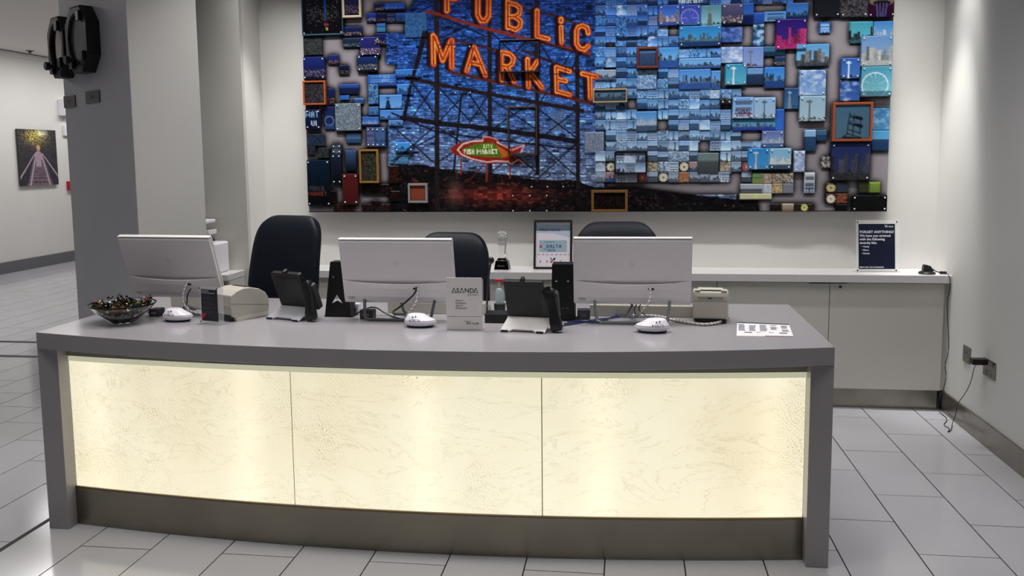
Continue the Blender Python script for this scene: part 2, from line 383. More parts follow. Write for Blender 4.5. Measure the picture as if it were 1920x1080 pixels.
# ------------------------------------------------------------------ back counter
ZK = .849
tag(obj('back_counter', MB().box(XL+.002, XR-.002, 5.455, YB-.001, ZK-.048, ZK), M_ctr, bevel=.002), 'long white counter running along the back wall under the mural', 'counter')
CX = [1.905, 1.235, .555, -.115, -.785, -1.455, -2.125, -2.505]
names = ['low white two-door cabinet below the counter by the right wall', 'low white two-door cabinet below the counter behind the right monitor', 'low white two-door cabinet below the counter behind the middle monitor', 'narrow white one-door cabinet below the counter behind the left chair']
k = 0
for i in range(0, 7, 2):
    xr_, xl_ = CX[i], CX[min(i+2, 7)]
    t = thing('base_cabinet', names[k], 'cabinet', ((xl_+xr_)/2, 5.48, 0), 0, 'cabinets under the back counter'); k += 1
    hw = (xr_-xl_)/2
    obj('body', MB().box(-hw+.001, hw-.001, .019, .285, .131, ZK-.05), M_cab, t)
    obj('toe_kick', MB().box(-hw+.001, hw-.001, .052, .285, 0, .13), M_steel, t)
    seam = [(xl_, CX[i+1]), (CX[i+1], xr_)] if i+2 <= 7 else [(xl_, xr_)]
    for a, b in seam:
        d = obj('door', MB().box(a-(xl_+xr_)/2+.002, b-(xl_+xr_)/2-.002, 0, .018, .133, ZK-.054), M_cab, t, bevel=.0008)
        mid = CX[i+1]-(xl_+xr_)/2
        if i+2 <= 7:
            if abs(b-CX[i+1]) < .01: hx0, hx1 = mid-.125, mid-.004
            else: hx0, hx1 = mid+.004, mid+.105
        else: hx0, hx1 = -.06, .06
        obj('handle', MB().box(hx0, hx1, -.020, .0005, ZK-.060, ZK-.0555), M_chrome, d)
        if i == 0 and a > 1.2:
            obj('lock', MB().lathe([(.0095, 0), (.0095, .004), (.006, .005)], 16, Matrix.Translation((mid+.062, 0, ZK-.078)) @ Matrix.Rotation(PI/2, 4, 'X')), mat('dark_lock', srgb(90, 88, 86), .4, .6), d)
tag(obj('end_filler_panel', MB().box(1.907, XR-.001, 5.50, 5.6, .131, ZK-.049), M_wallg), 'narrow white filler strip between the last cabinet and the right wall', 'panel')

# side counter and copier
t = thing('side_counter', 'pale side counter carrying the white office printer beside the pillar', 'counter', (0, 0, 0))
obj('worktop', MB().box(-2.95, -2.545, 5.21, 5.458, ZK-.04, ZK), M_ctr, t, bevel=.002)
obj('end_panel', MB().box(-2.565, -2.546, 5.23, 5.452, 0, ZK-.041), M_cab, t)
obj('back_panel', MB().box(-2.94, -2.566, 5.43, 5.452, 0, ZK-.041), M_cab, t)
t = thing('office_printer', 'white multifunction office printer with raised paper tray behind the pillar corner', 'printer', (-2.75, 5.33, ZK))
obj('body', MB().box(-.19, .115, -.10, .10, 0, .20), M_white, t, bevel=.012)
obj('paper_drawer', MB().box(-.18, .105, -.107, -.101, .01, .085), M_white, t, bevel=.003)
obj('scanner_neck', MB().prism([(-.19, .201), (.03, .201), (-.02, .26), (-.19, .30)], -.09, .09, 'y'), M_black, t)
obj('output_tray', MB().prism([(-.10, .232), (.075, .255), (.075, .285), (-.06, .268)], -.09, .02, 'y'), M_white, t, bevel=.003)
obj('scanner_lid', MB().prism([(-.19, .302), (-.05, .305), (.035, .325), (.035, .345), (-.19, .352)], -.10, .09, 'y'), M_white, t, bevel=.004)
obj('lid_top', MB().box(-.17, -.02, -.08, .07, .353, .362), M_black, t)

# ------------------------------------------------------------------ mural
MX0, MX1, MZ0, MZ1, MY = -2.172, 1.613, 1.219, 2.96, 5.70
SC = 290.
CWd, CHt = int((MX1-MX0)*SC), int((MZ1-MZ0)*SC)
A = np.zeros((CHt, CWd, 3)); 
def PT(x, y): p = at_y(x, y, MY); return ((p[0]-MX0)*SC, (MZ1-p[2])*SC)
def RC(x0, y0, x1, y1):
    cx, cy = (x0+x1)/2, (y0+y1)/2
    a, b = PT(x0, cy)[0], PT(x1, cy)[0]; c, d = PT(cx, y0)[1], PT(cx, y1)[1]; return a, c, b, d
def clampi(v, hi): return int(max(0, min(hi, round(v))))
def ix(r): return clampi(r[0], CWd), clampi(r[1], CHt), clampi(r[2], CWd), clampi(r[3], CHt)
VV, UU = np.mgrid[0:CHt, 0:CWd].astype(float)
def c3(*c): return np.array(c, float)
bgc = c3(132, 126, 132)
A[:] = bgc
MASK = np.zeros((CHt, CWd), bool)
def mixc(a, b, t): return a*(1-t)+b*t
def picture(r, kind, seed=None, tone=None):
    x0, y0, x1, y1 = ix(r); w, h = x1-x0, y1-y0
    if w < 2 or h < 2: return
    rs = np.random.RandomState(seed if seed is not None else RNG.randint(1e9))
    yy, xx = np.mgrid[0:h, 0:w].astype(float); ty = (yy/h)[..., None]
    tone = tone or {}
    st = c3(*tone.get('s', (45, 105, 190))); sb = c3(*tone.get('b', (110, 165, 215))); bl = c3(*tone.get('c', (40, 52, 75))); wa = c3(*tone.get('w', (38, 80, 135)))
    img = st*(1-ty)+sb*ty
    def silh(base, amp, lw=2, col=bl, jit=25):
        hh = np.zeros(w); i = 0
        while i < w:
            k = rs.randint(1, lw+2); v = amp*h*rs.rand()**1.6; hh[i:i+k] = v; i += k
        top = base*h-hh
        mk = (yy >= top[None]) & (yy <= base*h)
        n = rs.randint(-jit, jit+1, (h, w, 1))
        img[mk] = np.clip(col+n, 0, 255)[mk]
    if kind == 'skyline':
        base = .62+.2*rs.rand(); silh(base, .42, max(1, w//14)); silh(base, .22, max(1, w//10), mixc(bl, sb, .35))
        mk = yy > base*h; img[mk] = (wa+rs.randint(-12, 12, (h, w, 1)))[mk]
    elif kind == 'night':
        img[:] = st*(1-.5*ty); base = .8
        for _ in range(int(w*h*.10)):
            y = int(h*(.58+.3*rs.rand())); x = rs.randint(w)
            img[min(y, h-1), x] = c3(*tone.get('l', (200, 170, 150)))*(.4+.6*rs.rand())
        mk = yy > .87*h; img[mk] = c3(14, 20, 40)
    elif kind == 'water':
        k = .3+.35*rs.rand(); mk = yy > k*h; img[mk] = (wa*(1-.3*ty)+rs.randint(-8, 8, (h, w, 1)))[mk]
        mk = (yy > k*h-1.2) & (yy <= k*h+.6); img[mk] = bl
    elif kind == 'cloud':
        n = np.zeros((h, w)); am = .5
        for cw_, ch_ in ((9., 6.), (4.5, 3.), (2.2, 1.6)):
            g_ = rs.rand(int(h/ch_)+3, int(w/cw_)+3); fx, fy = xx/cw_, yy/ch_; i0, j0 = fx.astype(int), fy.astype(int); fx, fy = fx-i0, fy-j0
            n += am*((g_[j0, i0]*(1-fx)+g_[j0, i0+1]*fx)*(1-fy)+(g_[j0+1, i0]*(1-fx)+g_[j0+1, i0+1]*fx)*fy); am *= .6
        t = np.clip((n-.40)*3.2, 0, 1)[..., None]; img[:] = mixc(img, c3(*tone.get('k', (205, 215, 230))), t*.75)
    elif kind in ('needle', 'tower'):
        cx = w*(.35+.3*rs.rand()); lc = c3(*tone.get('n', (50, 60, 75)))
        silh(.92, .15, 2)
        mk = (np.abs(xx-cx) < max(.7, w*.022)*(1+1.6*(yy/h)**3)) & (yy > h*.15); img[mk] = lc
        mk = ((xx-cx)/(w*.13))**2+((yy-h*.22)/(h*.045))**2 < 1; img[mk] = lc
        if kind == 'tower':
            mk = (np.abs(xx-cx) < w*.10*(yy/h+.3)) & (yy > h*.4); img[mk] = lc*.8
    elif kind == 'wheel':
        cx, cy, r0 = w*.45, h*.62, min(w, h)*.42; d = np.hypot(xx-cx, yy-cy); an = np.arctan2(yy-cy, xx-cx)
        mk = (np.abs(d-r0) < .9) | ((np.abs(np.sin(an*8)) < .10) & (d < r0)); img[mk] = c3(*tone.get('n', (200, 200, 215)))
        mk = yy > h*.8; img[mk] = mixc(img, wa, .6)[mk]
    elif kind == 'sign':
        for q in range(2):
            y = int(h*(.2+.3*q)); hh = max(2, int(h*.2))
            mk = (yy >= y) & (yy < y+hh) & (xx > w*.12) & (xx < w*.88) & ((xx.astype(int) % 3) < 2); img[mk] = bl
        mk = (np.abs(yy-h*.76) < 1) & (xx > w*.1) & (xx < w*.9); img[mk] = bl
        for q in (.2, .5, .8):
            mk = (np.abs(xx-w*q) < .6) & (yy > h*.7); img[mk] = bl
    elif kind == 'rough':
        b4 = rs.rand(h//2+1, w//2+1); n = np.repeat(np.repeat(b4, 2, 0), 2, 1)[:h, :w, None]
        img[:] = mixc(st, sb, n*1.0)+rs.randint(-18, 18, (h, w, 1))
    elif kind == 'flower':
        img[:] = bl; d = np.hypot(xx-w/2, yy-h/2)/(min(w, h)*.45); an = np.arctan2(yy-h/2, xx-w/2)
        mk = d < (.75+.25*np.abs(np.cos(an*5))); img[mk] = (st+rs.randint(-25, 25, (h, w, 1)))[mk]
        img[d < .25] = sb
    elif kind == 'city':
        i = 0
        while i < w:
            k = rs.randint(3, max(4, w//6)); top = h*(.22+.5*rs.rand()); f = .6+.6*rs.rand()
            mk = (xx >= i) & (xx < i+k) & (yy > top) & (yy < h*.94); img[mk] = np.clip(bl*f+rs.randint(-14, 15, (h, w, 1)), 0, 255)[mk]
            mk &= ((yy.astype(int) % 3) == 0) & (rs.rand(h, w) > .35); img[mk] = np.clip(bl*f*.6, 0, 255); i += k
        mk = yy > h*.80; img[mk] = (wa+rs.randint(-25, 26, (h, w, 1)))[mk]
    elif kind == 'green':
        mk = yy > h*.35; img[mk] = (c3(110, 135, 60)+rs.randint(-15, 15, (h, w, 1)))[mk]
        mk = (yy > h*.35) & (yy < h*.5); img[mk] = c3(70, 90, 50)
    elif kind == 'plain':
        img += rs.randint(-5, 6, (h, w, 1))
    img = img*.86+img.mean(-1, keepdims=True)*.14-3
    A[y0:y1, x0:x1] = np.clip(img, 0, 255); MASK[y0:y1, x0:x1] = True
def bgblob(x0, y0, x1, y1):
    a, b, c, d = ix(RC(x0, y0, x1, y1)); A[b:d, a:c] = bgc; MASK[b:d, a:c] = False
def tone_at(y, rs=None):
    k = np.clip(y/360, 0, 1)
    T = [(-.5, (22, 48, 118), (40, 85, 160)), (0, (26, 62, 146), (50, 110, 190)), (.3, (45, 105, 190), (95, 155, 215)), (.6, (70, 130, 200), (130, 175, 220)), (.85, (115, 150, 195), (165, 190, 215)), (1., (130, 145, 165), (185, 190, 200))]
    y = y/360
    for a, b in zip(T[:-1], T[1:]):
        if y <= b[0] or b is T[-1]:
            t = np.clip((y-a[0])/(b[0]-a[0]), 0, 1); return mixc(c3(*a[1]), c3(*b[1]), t), mixc(c3(*a[2]), c3(*b[2]), t)
def rtone(y, **k):
    s, b = tone_at(y); j = RNG.uniform(.78, 1.15); g = RNG.uniform(0, .22)
    s = mixc(s*j*.92, np.full(3, (s*j).mean()), g); b = mixc(b*(j*.5+.74), np.full(3, (b*j).mean()), g)
    d = dict(s=tuple(np.clip(s, 0, 255)), b=tuple(np.clip(b, 0, 255)), w=tuple(s*.75), c=tuple(c3(34, 40, 58)+RNG.randint(-14, 22))); d.update(k); return d

# --- fine mosaic field
def noise_cells(cw, ch, rs):
    iu = (UU//cw).astype(int); iv = (VV//ch).astype(int)
    R = rs.rand(iv.max()+1, iu.max()+1+3)
    sh = (iv % 3); return R[iv, iu+sh], iu, iv
rs = np.random.RandomState(3)
n1, iu, iv = noise_cells(9.5, 4.3, rs); n2, _, _ = noise_cells(4.0, 2.15, rs); n3, _, _ = noise_cells(19, 8.6, rs)
yph = CHt-VV; ypx = 399-(CHt-VV)*(399/402.)
tt = np.clip(ypx/330, -.6, 1)[..., None]
basec = np.where(tt < .5, mixc(c3(26, 54, 128), c3(48, 94, 176), np.clip(tt*2, -.6, 1)), mixc(c3(48, 94, 176), c3(124, 144, 190), np.clip(tt*2-1, 0, 1)))
fine = basec*(.54+.5*n1[..., None]+.25*(n3[..., None]-.5))
n4, _, _ = noise_cells(12.5, 4.3, rs); fine = np.where((n4 > .955)[..., None], fine*1.22+c3(4, 18, 22), np.where((n4 < .04)[..., None], fine*.4, fine))
strk = (n2 > .78)[..., None]; fine = np.where(strk, fine*1.35+10, fine)
dk = (((VV % 4.3) > 3.0) & (n1 > .35))[..., None]; fine = np.where(dk, fine*.48, fine)
fine += rs.randint(-9, 10, fine.shape[:2]+(1,))
def poly_mask(pts):
    P = [PT(*p) for p in pts]; inside = np.zeros((CHt, CWd), bool); n = len(P)
    for i in range(n):
        (xa, ya), (xb, yb) = P[i], P[(i+1) % n]
        if ya == yb: continue
        c = ((ya > VV) != (yb > VV)) & (UU < (xb-xa)*(VV-ya)/(yb-ya)+xa); inside ^= c
    return inside
mos = poly_mask([(777, -150), (777, 3), (760, 25), (758, 62), (724, 62), (724, 121), (745, 121), (745, 200), (728, 228), (728, 313), (1380, 375), (1380, 365), (1132, 365), (1132, -150)])
A[mos] = np.clip(fine, 0, 255)[mos]; MASK |= mos
# --- dark ground
gnd = poly_mask([(730, 311), (790, 308), (850, 322), (960, 331), (1010, 337), (1080, 338), (1110, 350), (1200, 352), (1290, 364), (1420, 378), (1426, 400), (680, 400), (730, 380)])
gcol = c3(9, 10, 13)+n1[..., None]*c3(11, 9, 9)
spk = (n2 > .9)[..., None]; gcol = np.where(spk, gcol+c3(70, 34, 20)*n3[..., None], gcol)
def glow(cx, cy, sx, sy):
    u, v = PT(cx, cy); return np.exp(-((UU-u)/sx)**2-((VV-v)/sy)**2)[..., None]
gcol = gcol+c3(105, 30, 18)*glow(935, 366, 85, 18)*(.45+.75*n1[..., None])
gcol = gcol+c3(60, 38, 30)*glow(852, 360, 14, 26)
A[gnd] = np.clip(gcol, 0, 255)[gnd]; MASK |= gnd
A[VV >= CHt-1] = c3(15, 15, 18)

# --- grid cells on the right, and single pictures everywhere
TILES = []     # (canvas rect, raise, kind of mounting, extra)
GXO, GYO, GP = 1116.5, 10.0, 19.55
holes = [(1254,50,1272,69), (1136,80,1155,89), (1176,188,1194,207), (1232,226,1252,247), (1309,267,1328,287), (1368,325,1388,345), (1389,248,1428,267), (1433,107,1451,125), (1394,49,1412,88), (1434,46,1454,87), (1351,128,1360,168), (1414,8,1474,22), (1433,168,1455,186)]
big = [ # x0,y0,x1,y1,kind,mount,tone
 (1155,10,1215,70,'cells','shadow',{}), (1235,10,1275,49,'city','bolt',dict(s=(38,78,180),b=(70,130,205),w=(40,70,150),c=(150,130,130))), (1275,10,1314,49,'wheel','bolt',dict(s=(44,66,170),b=(54,74,180),n=(120,120,190))),
 (1314,10,1353,49,'tower','flat',dict(s=(74,130,150),b=(120,180,190),n=(110,120,120))), (1353,8,1393,48,'night','bolt',dict(s=(80,78,120),l=(230,200,200))), (1353,49,1392,80,'cloud','flat',dict(s=(28,50,120),b=(40,70,150),k=(110,140,200))),
 (1273,49,1352,88,'skyline','bolt',dict(s=(30,110,180),b=(50,150,205),w=(24,50,100),c=(70,70,70))), (1234,89,1272,128,'skyline','flat',dict(s=(50,125,200),b=(130,185,225),w=(34,76,150))),
 (1272,89,1352,109,'cells','flat',{}), (1273,109,1352,129,'skyline','flat',dict(s=(80,140,200),b=(110,165,215))), (1273,130,1333,168,'skyline','flat',dict(s=(55,120,195),b=(110,165,215),w=(40,75,145))), (1333,133,1351,168,'skyline','flat',dict(s=(60,125,200),b=(120,170,215))),
 (1116,131,1155,151,'skyline','line',dict(s=(120,140,165),b=(140,155,175),w=(60,80,110))), (1194,131,1232,168,'rough','flat',dict(s=(50,90,150),b=(150,180,205))), (1360,120,1400,160,'needle','bolt',dict(s=(40,130,170),b=(70,160,190),n=(190,205,205),c=(60,120,150))),
 (1350,168,1372,196,'skyline','bolt',dict(s=(60,110,180),b=(170,195,220),w=(30,34,44),c=(40,40,50))), (1352,89,1393,119,'cloud','flat',dict(s=(90,120,180),b=(110,140,190))), (1393,88,1432,127,'needle','flat',dict(s=(92,122,186),b=(120,140,195),n=(105,100,95))),
 (1400,128,1431,160,'water','flat',dict(s=(80,130,190),b=(120,165,205),w=(36,62,100))), (1432,87,1472,106,'water','flat',dict(s=(40,90,130),b=(60,110,140),w=(30,60,90))), (1452,106,1472,125,'night','flat',dict(s=(30,60,100))),
 (1393,6,1413,47,'water','flat',dict(s=(28,80,170),b=(40,100,190),w=(18,36,100))), (1413,24,1433,46,'plain','flat',dict(s=(34,80,180),b=(24,56,130))), (1433,22,1474,41,'sign','flat',dict(s=(60,120,190),b=(100,150,210))),
 (1474,6,1516,36,'skyline','flat',dict(s=(40,90,170),b=(60,130,200),w=(20,40,80),c=(30,40,60))), (1412,46,1433,87,'cloud','flat',dict(s=(16,50,100),b=(30,80,140),k=(190,220,235))), (1454,36,1512,93,'city','bolt',dict(s=(34,20,104),b=(60,28,110),c=(176,44,116),w=(150,30,96))),
 (1493,83,1555,125,'city','flat',dict(s=(70,140,195),b=(110,170,210),w=(50,60,70),c=(110,115,120))), (1433,126,1471,166,'skyline','flat',dict(s=(36,110,195),b=(80,155,215),w=(30,60,120))),
 (1498,132,1548,180,'cloud','bolt',dict(s=(80,120,180),b=(110,150,200),k=(190,205,225))), (1498,180,1547,228,'needle','bolt',dict(s=(125,160,185),b=(150,178,195),n=(90,100,100),c=(60,70,70))), (1470,165,1498,205,'tower','flat',dict(s=(30,70,120),b=(50,95,140),n=(130,160,175))),
 (1526,-30,1575,33,'plain','bolt',dict(s=(16,20,30),b=(26,28,36))), (1575,-30,1627,33,'rough','bolt',dict(s=(14,16,24),b=(90,86,90))), (1627,-30,1678,33,'saucer','bolt',dict(s=(50,10,44),b=(40,8,36))),
 (1536,42,1557,63,'sign','flat',dict(s=(24,80,160),b=(40,100,180),c=(150,190,220))), (1593,41,1636,82,'city','flat',dict(s=(50,140,165),b=(80,170,180),w=(40,80,90),c=(40,60,66))), (1637,40,1679,80,'city','flat',dict(s=(50,120,190),b=(120,170,215),w=(30,60,110),c=(150,170,190))),
 (1576,109,1612,148,'needle','bolt',dict(s=(40,85,165),b=(60,105,180),n=(190,210,225),c=(28,44,84))), (1575,150,1612,190,'cloud','flat',dict(s=(30,70,150),b=(45,90,165),k=(190,205,230))), (1613,68,1672,125,'city','bolt2',dict(s=(86,130,185),b=(130,160,185),w=(150,158,160),c=(150,156,160))), (1613,125,1671,182,'wheel','bolt2',dict(s=(60,140,170),b=(110,175,190),n=(190,215,220),w=(40,80,100))),
 (1634,203,1671,245,'cloud','flat',dict(s=(40,100,150),b=(60,120,170),k=(140,175,200))), (1634,245,1671,283,'water','flat',dict(s=(60,140,190),b=(90,160,205),w=(30,70,120))), (1557,268,1630,338,'city','bolt',dict(s=(30,42,90),b=(40,54,100),w=(44,42,48),c=(58,62,80))),
 (1509,244,1530,284,'water','flat',dict(s=(130,170,210),b=(90,140,190),w=(40,80,130))), (1531,244,1550,265,'water','flat',dict(s=(50,90,130),b=(70,110,140))), (1488,283,1509,323,'cloud','bolt',dict(s=(110,140,190),b=(140,160,200))), (1540,294,1557,315,'rough','flat',dict(s=(30,26,26),b=(190,184,180))),
 (1507,324,1528,363,'sign','flat',dict(s=(190,195,200),b=(130,150,175),c=(30,32,40))), (1447,325,1488,344,'rough','flat',dict(s=(60,56,50),b=(190,180,160))), (1447,344,1467,363,'rough','flat',dict(s=(120,95,60),b=(205,185,130))), (1467,344,1488,363,'sign','flat',dict(s=(90,120,140),b=(90,120,140),c=(150,110,110))),
 (1547,343,1568,361,'flower','flat',dict(s=(190,175,120),b=(90,80,60),c=(50,42,34))), (1568,343,1589,361,'plain','flat',dict(s=(40,54,70),b=(50,60,70))), (1547,363,1568,382,'flower','flat',dict(s=(220,205,180),b=(150,140,110),c=(40,34,30))), (1568,363,1589,382,'rough','flat',dict(s=(50,20,14),b=(170,100,60))), (1566,383,1589,399,'plain','flat',dict(s=(10,10,14),b=(10,10,14))),
 (1609,342,1630,362,'plain','flat',dict(s=(56,66,34),b=(44,52,30))), (1630,342,1650,362,'plain','flat',dict(s=(120,145,50),b=(90,120,40))), (1596,366,1662,396,'plain','bolt',dict(s=(12,18,18),b=(10,12,12))),
 (1445,382,1466,398,'plain','flat',dict(s=(40,30,26),b=(24,18,16))), (1466,382,1488,398,'plain','flat',dict(s=(170,160,140),b=(120,95,70))), (1488,382,1527,398,'flower','flat',dict(s=(205,205,110),b=(60,60,40),c=(40,34,26))),
 (1373,183,1413,223,'sign','bolt',dict(s=(90,140,200),b=(140,180,220),c=(60,40,50))), (1413,183,1454,223,'needle','bolt',dict(s=(120,160,200),b=(140,170,200),n=(70,80,90),c=(80,90,90))), (1454,205,1470,245,'plain','flat',dict(s=(34,84,180),b=(40,100,200))), (1373,223,1454,245,'skyline','flat',dict(s=(60,130,170),b=(90,150,180),w=(34,60,150),c=(60,70,90))),
 (1428,245,1469,278,'skyline','bolt',dict(s=(80,100,160),b=(130,150,190),c=(150,165,180),w=(60,90,140))), (1402,278,1442,318,'needle','bolt',dict(s=(30,120,195),b=(60,140,205),n=(185,190,180),c=(60,110,160))), (1442,278,1483,318,'skyline','bolt',dict(s=(110,165,200),b=(140,180,205),c=(190,195,185),w=(50,74,100))),
 (1308,287,1348,325,'water','flat',dict(s=(96,116,122),b=(120,136,138),w=(80,92,98),c=(90,104,108))), (1193,209,1232,246,'skyline','flat',dict(s=(60,125,195),b=(130,175,215),c=(160,165,175),w=(60,80,110))),
 (1410,325,1430,345,'green','flat',dict(s=(90,120,60))), (1430,325,1447,345,'rough','flat',dict(s=(110,90,80),b=(190,170,150))), (1388,345,1430,363,'water','flat',dict(s=(150,160,170),b=(150,160,170),w=(110,118,128))), (1430,345,1447,363,'rough','flat',dict(s=(150,160,180),b=(190,195,200))), (1387,363,1447,374,'flower','flat',dict(s=(200,200,110),b=(210,205,180),c=(190,190,150))),
 # left side
 (567,-40,645,67,'tall_night','bolt3',{}), (646,50,680,69,'night','flat',dict(s=(24,36,92))), (644,71,678,90,'night','flat',dict(s=(30,50,80),l=(120,150,150))), (677,70,714,107,'night','bolt',dict(s=(38,38,120),l=(225,190,215))),
 (702,6,722,21,'night','flat',dict(s=(20,34,90))), (722,6,760,21,'skyline','flat',dict(s=(22,60,160),b=(30,80,180),w=(10,18,50),c=(60,90,150))), (688,25,706,43,'night','flat',dict(s=(28,56,150),l=(220,210,220))), (706,25,724,43,'night','flat',dict(s=(14,26,74),l=(150,90,60))), (724,25,742,43,'sign','flat',dict(s=(14,22,60),b=(14,22,60),c=(60,70,100))), (742,25,760,43,'night','flat',dict(s=(26,70,150),l=(90,90,120))),
 (707,44,724,61,'water','flat',dict(s=(30,90,180),b=(50,120,200),w=(60,140,200))), (760,25,801,71,'rough','flat2',dict(s=(28,66,120),b=(52,104,158))), (705,62,724,86,'night','flat',dict(s=(20,34,96))),
 (570,70,605,104,'rough','flat',dict(s=(30,34,36),b=(62,66,66))), (569,107,611,150,'night','bolt',dict(s=(24,38,112),l=(150,130,140))), (616,103,636,122,'night','flat',dict(s=(26,42,110),l=(190,120,80))), (636,122,656,141,'night','flat',dict(s=(16,26,54),l=(120,110,90))),
 (671,103,710,135,'night','bolt',dict(s=(24,44,100),l=(170,170,160))), (742,130,790,146,'skyline','flat',dict(s=(34,96,180),b=(50,120,200),w=(24,60,130))), (690,140,744,158,'sign','flat',dict(s=(26,78,160),b=(30,80,170),c=(90,130,170))), (691,158,710,196,'rough','flat',dict(s=(18,40,100),b=(90,150,190))), (710,157,745,163,'plain','flat',dict(s=(20,40,110),b=(20,40,110))),
 (745,158,775,178,'skyline','flat',dict(s=(40,110,190),b=(70,140,210),w=(30,70,140))), (637,158,674,177,'water','flat',dict(s=(24,64,150),b=(24,60,140),w=(18,34,80))), (638,179,656,188,'plain','flat',dict(s=(30,80,160),b=(30,90,170))), (665,184,683,196,'water','flat',dict(s=(40,100,170),b=(60,120,190))), (615,166,628,198,'night','flat',dict(s=(18,34,84),l=(190,120,60))),
 (712,178,755,204,'tower','flat',dict(s=(60,120,190),b=(90,150,210),n=(30,50,90))), (630,194,679,246,'rough','bolt',dict(s=(70,84,100),b=(122,136,148))), (574,205,603,243,'text_wat','bolt',{}), (609,200,629,243,'wheel','flat',dict(s=(22,34,84),b=(20,30,70),n=(80,110,160))),
 (692,200,711,217,'skyline','flat',dict(s=(40,90,150),b=(60,120,180))), (713,206,760,225,'skyline','flat',dict(s=(50,110,190),b=(80,140,210))), (729,225,757,237,'skyline','flat',dict(s=(60,110,180),b=(80,140,200))), (680,219,711,238,'skyline','flat',dict(s=(30,80,160),b=(60,120,190),c=(130,140,160),w=(16,26,60))),
 (688,239,705,276,'sign','bolt',dict(s=(50,64,110),b=(50,60,100),c=(84,96,140))), (705,239,724,276,'skyline','bolt',dict(s=(50,80,130),b=(60,90,140))), (650,249,678,269,'water','flat',dict(s=(24,40,80),b=(100,150,190),w=(40,90,140))), (576,251,610,274,'rough','flat',dict(s=(20,30,50),b=(44,58,80))), (577,274,592,291,'rough','flat',dict(s=(24,30,44),b=(40,46,56))), (598,277,618,297,'rough','flat',dict(s=(22,28,34),b=(54,60,64))),
 (623,270,642,289,'sign','bolt',dict(s=(24,34,56),b=(34,44,70),c=(90,104,120))), (623,289,642,345,'plain','bolt',dict(s=(24,36,66),b=(12,14,20))), (649,282,669,321,'plain','flat',dict(s=(50,80,130),b=(14,18,24))), (577,300,621,386,'text_pm','bolt',{}), (644,326,673,383,'plain','bolt',dict(s=(84,26,26),b=(74,22,22))),
 (620,358,632,380,'plain','flat',dict(s=(16,14,16),b=(30,16,12))), (626,382,664,398,'rough','flat',dict(s=(10,10,12),b=(56,28,18))), (679,345,731,365,'rough','flat',dict(s=(10,10,12),b=(40,22,16))), (679,382,732,398,'rough','flat',dict(s=(10,10,12),b=(58,34,30))), (731,311,749,343,'rough','flat',dict(s=(12,10,12),b=(70,26,16))), (732,358,751,376,'rough','flat',dict(s=(10,10,12),b=(46,20,14))), (697,376,714,384,'rough','flat',dict(s=(12,10,12),b=(46,20,14))),
 (741,267,776,285,'skyline','bolt',dict(s=(40,130,215),b=(60,150,225),w=(40,110,180),c=(40,50,70))), (730,290,766,308,'rough','flat2',dict(s=(40,90,150),b=(80,140,170))), (1096,248,1133,287,'rough','flat2',dict(s=(84,100,130),b=(128,140,160))), (1034,210,1058,246,'rough','none',dict(s=(50,80,130),b=(90,116,156))),
]
framed = [ # x0,y0,x1,y1,width px,colour,inner kind,tone
 (644,-20,679,34,4,(205,190,158),'night',dict(s=(34,36,92),l=(150,120,120))), (571,152,613,197,3.2,(165,84,48),'rough',dict(s=(28,26,32),b=(58,54,62))), (676,280,712,343,4,(140,104,54),'rough',dict(s=(24,26,22),b=(66,64,50))), (767,344,803,380,4,(135,135,138),'plain',dict(s=(130,62,40),b=(126,56,36))),
 (1194,89,1234,129,4.2,(92,42,36),'water',dict(s=(60,90,140),b=(90,120,160),w=(50,74,120))), (1112,167,1176,193,2.8,(150,132,100),'skyline',dict(s=(60,90,120),b=(90,120,140),w=(40,60,80))), (1559,192,1634,265,4.5,(150,76,48),'rooftop',dict(s=(56,92,120),b=(66,100,122))), (1109,356,1177,399,5,(120,84,46),'rough',dict(s=(10,10,12),b=(36,22,14))),
 (953,200,1008,291,3,(70,48,36),'keep',{}), (937,75,1013,136,1.6,(10,10,14),'keep',{}), (1152,284,1213,326,2,(12,12,16),'cells',{}),
]
def covered(x0, y0, x1, y1, lst):
    cx, cy = (x0+x1)/2, (y0+y1)/2
    return any(a[0]-1 < cx < a[2]+1 and a[1]-1 < cy < a[3]+1 for a in lst)
KN = ['skyline']*9+['water']*3+['cloud']*2+['needle']*2+['sign']*3+['rough']*2
def cellpic(r, y):
    k = KN[RNG.randint(len(KN))]
    if 300 < y < 365 and RNG.rand() < .5:
        q = RNG.randint(5)
        tn = [dict(s=(205,200,180), b=(120,110,90), c=(40,40,36)), dict(s=(170,70,90), b=(220,180,60), c=(60,60,50)), dict(s=(90,84,70), b=(190,180,160)), dict(s=(110,70,50), b=(190,130,90)), dict(s=(150,120,130), b=(170,140,140))][q]
        picture(r, ['flower', 'flower', 'rough', 'rough', 'skyline'][q], tone=tn); return
    if k == 'rough': picture(r, k, tone=dict(s=tuple(tone_at(y)[0]*.6), b=tuple(np.clip(tone_at(y)[1]*1.1, 0, 235))))
    elif k == 'sign': picture(r, k, tone=rtone(y, c=tuple(c3(60, 60, 90)+RNG.randint(0, 60))))
    else: picture(r, k, tone=rtone(y))
GRID = []
for j in range(-9, 19):
    for i in range(0, 19):
        x0 = GXO+GP*i; y0 = GYO+GP*j; x1, y1 = x0+GP, y0+GP
        if j > 16 and i < 99: continue
        if y1 > 365+max(0, (i-2)*.6) and i < 14: 
            if y0 > 352: continue
        lim = 1352 if y0 < 120 else (1373 if y0 < 200 else 1409)
        if y0 < 0: lim = 1470
        if (x0+x1)/2 > lim+14: continue
        if y0 > 340 and i < 4: continue
        if covered(x0, y0, x1, y1, holes): continue
        if covered(x0, y0, x1, y1, big) or covered(x0, y0, x1, y1, framed): continue
        r = RC(x0, y0, x1, y1); cellpic(r, (y0+y1)/2)
        GRID.append(((x0, y0, x1, y1), r))
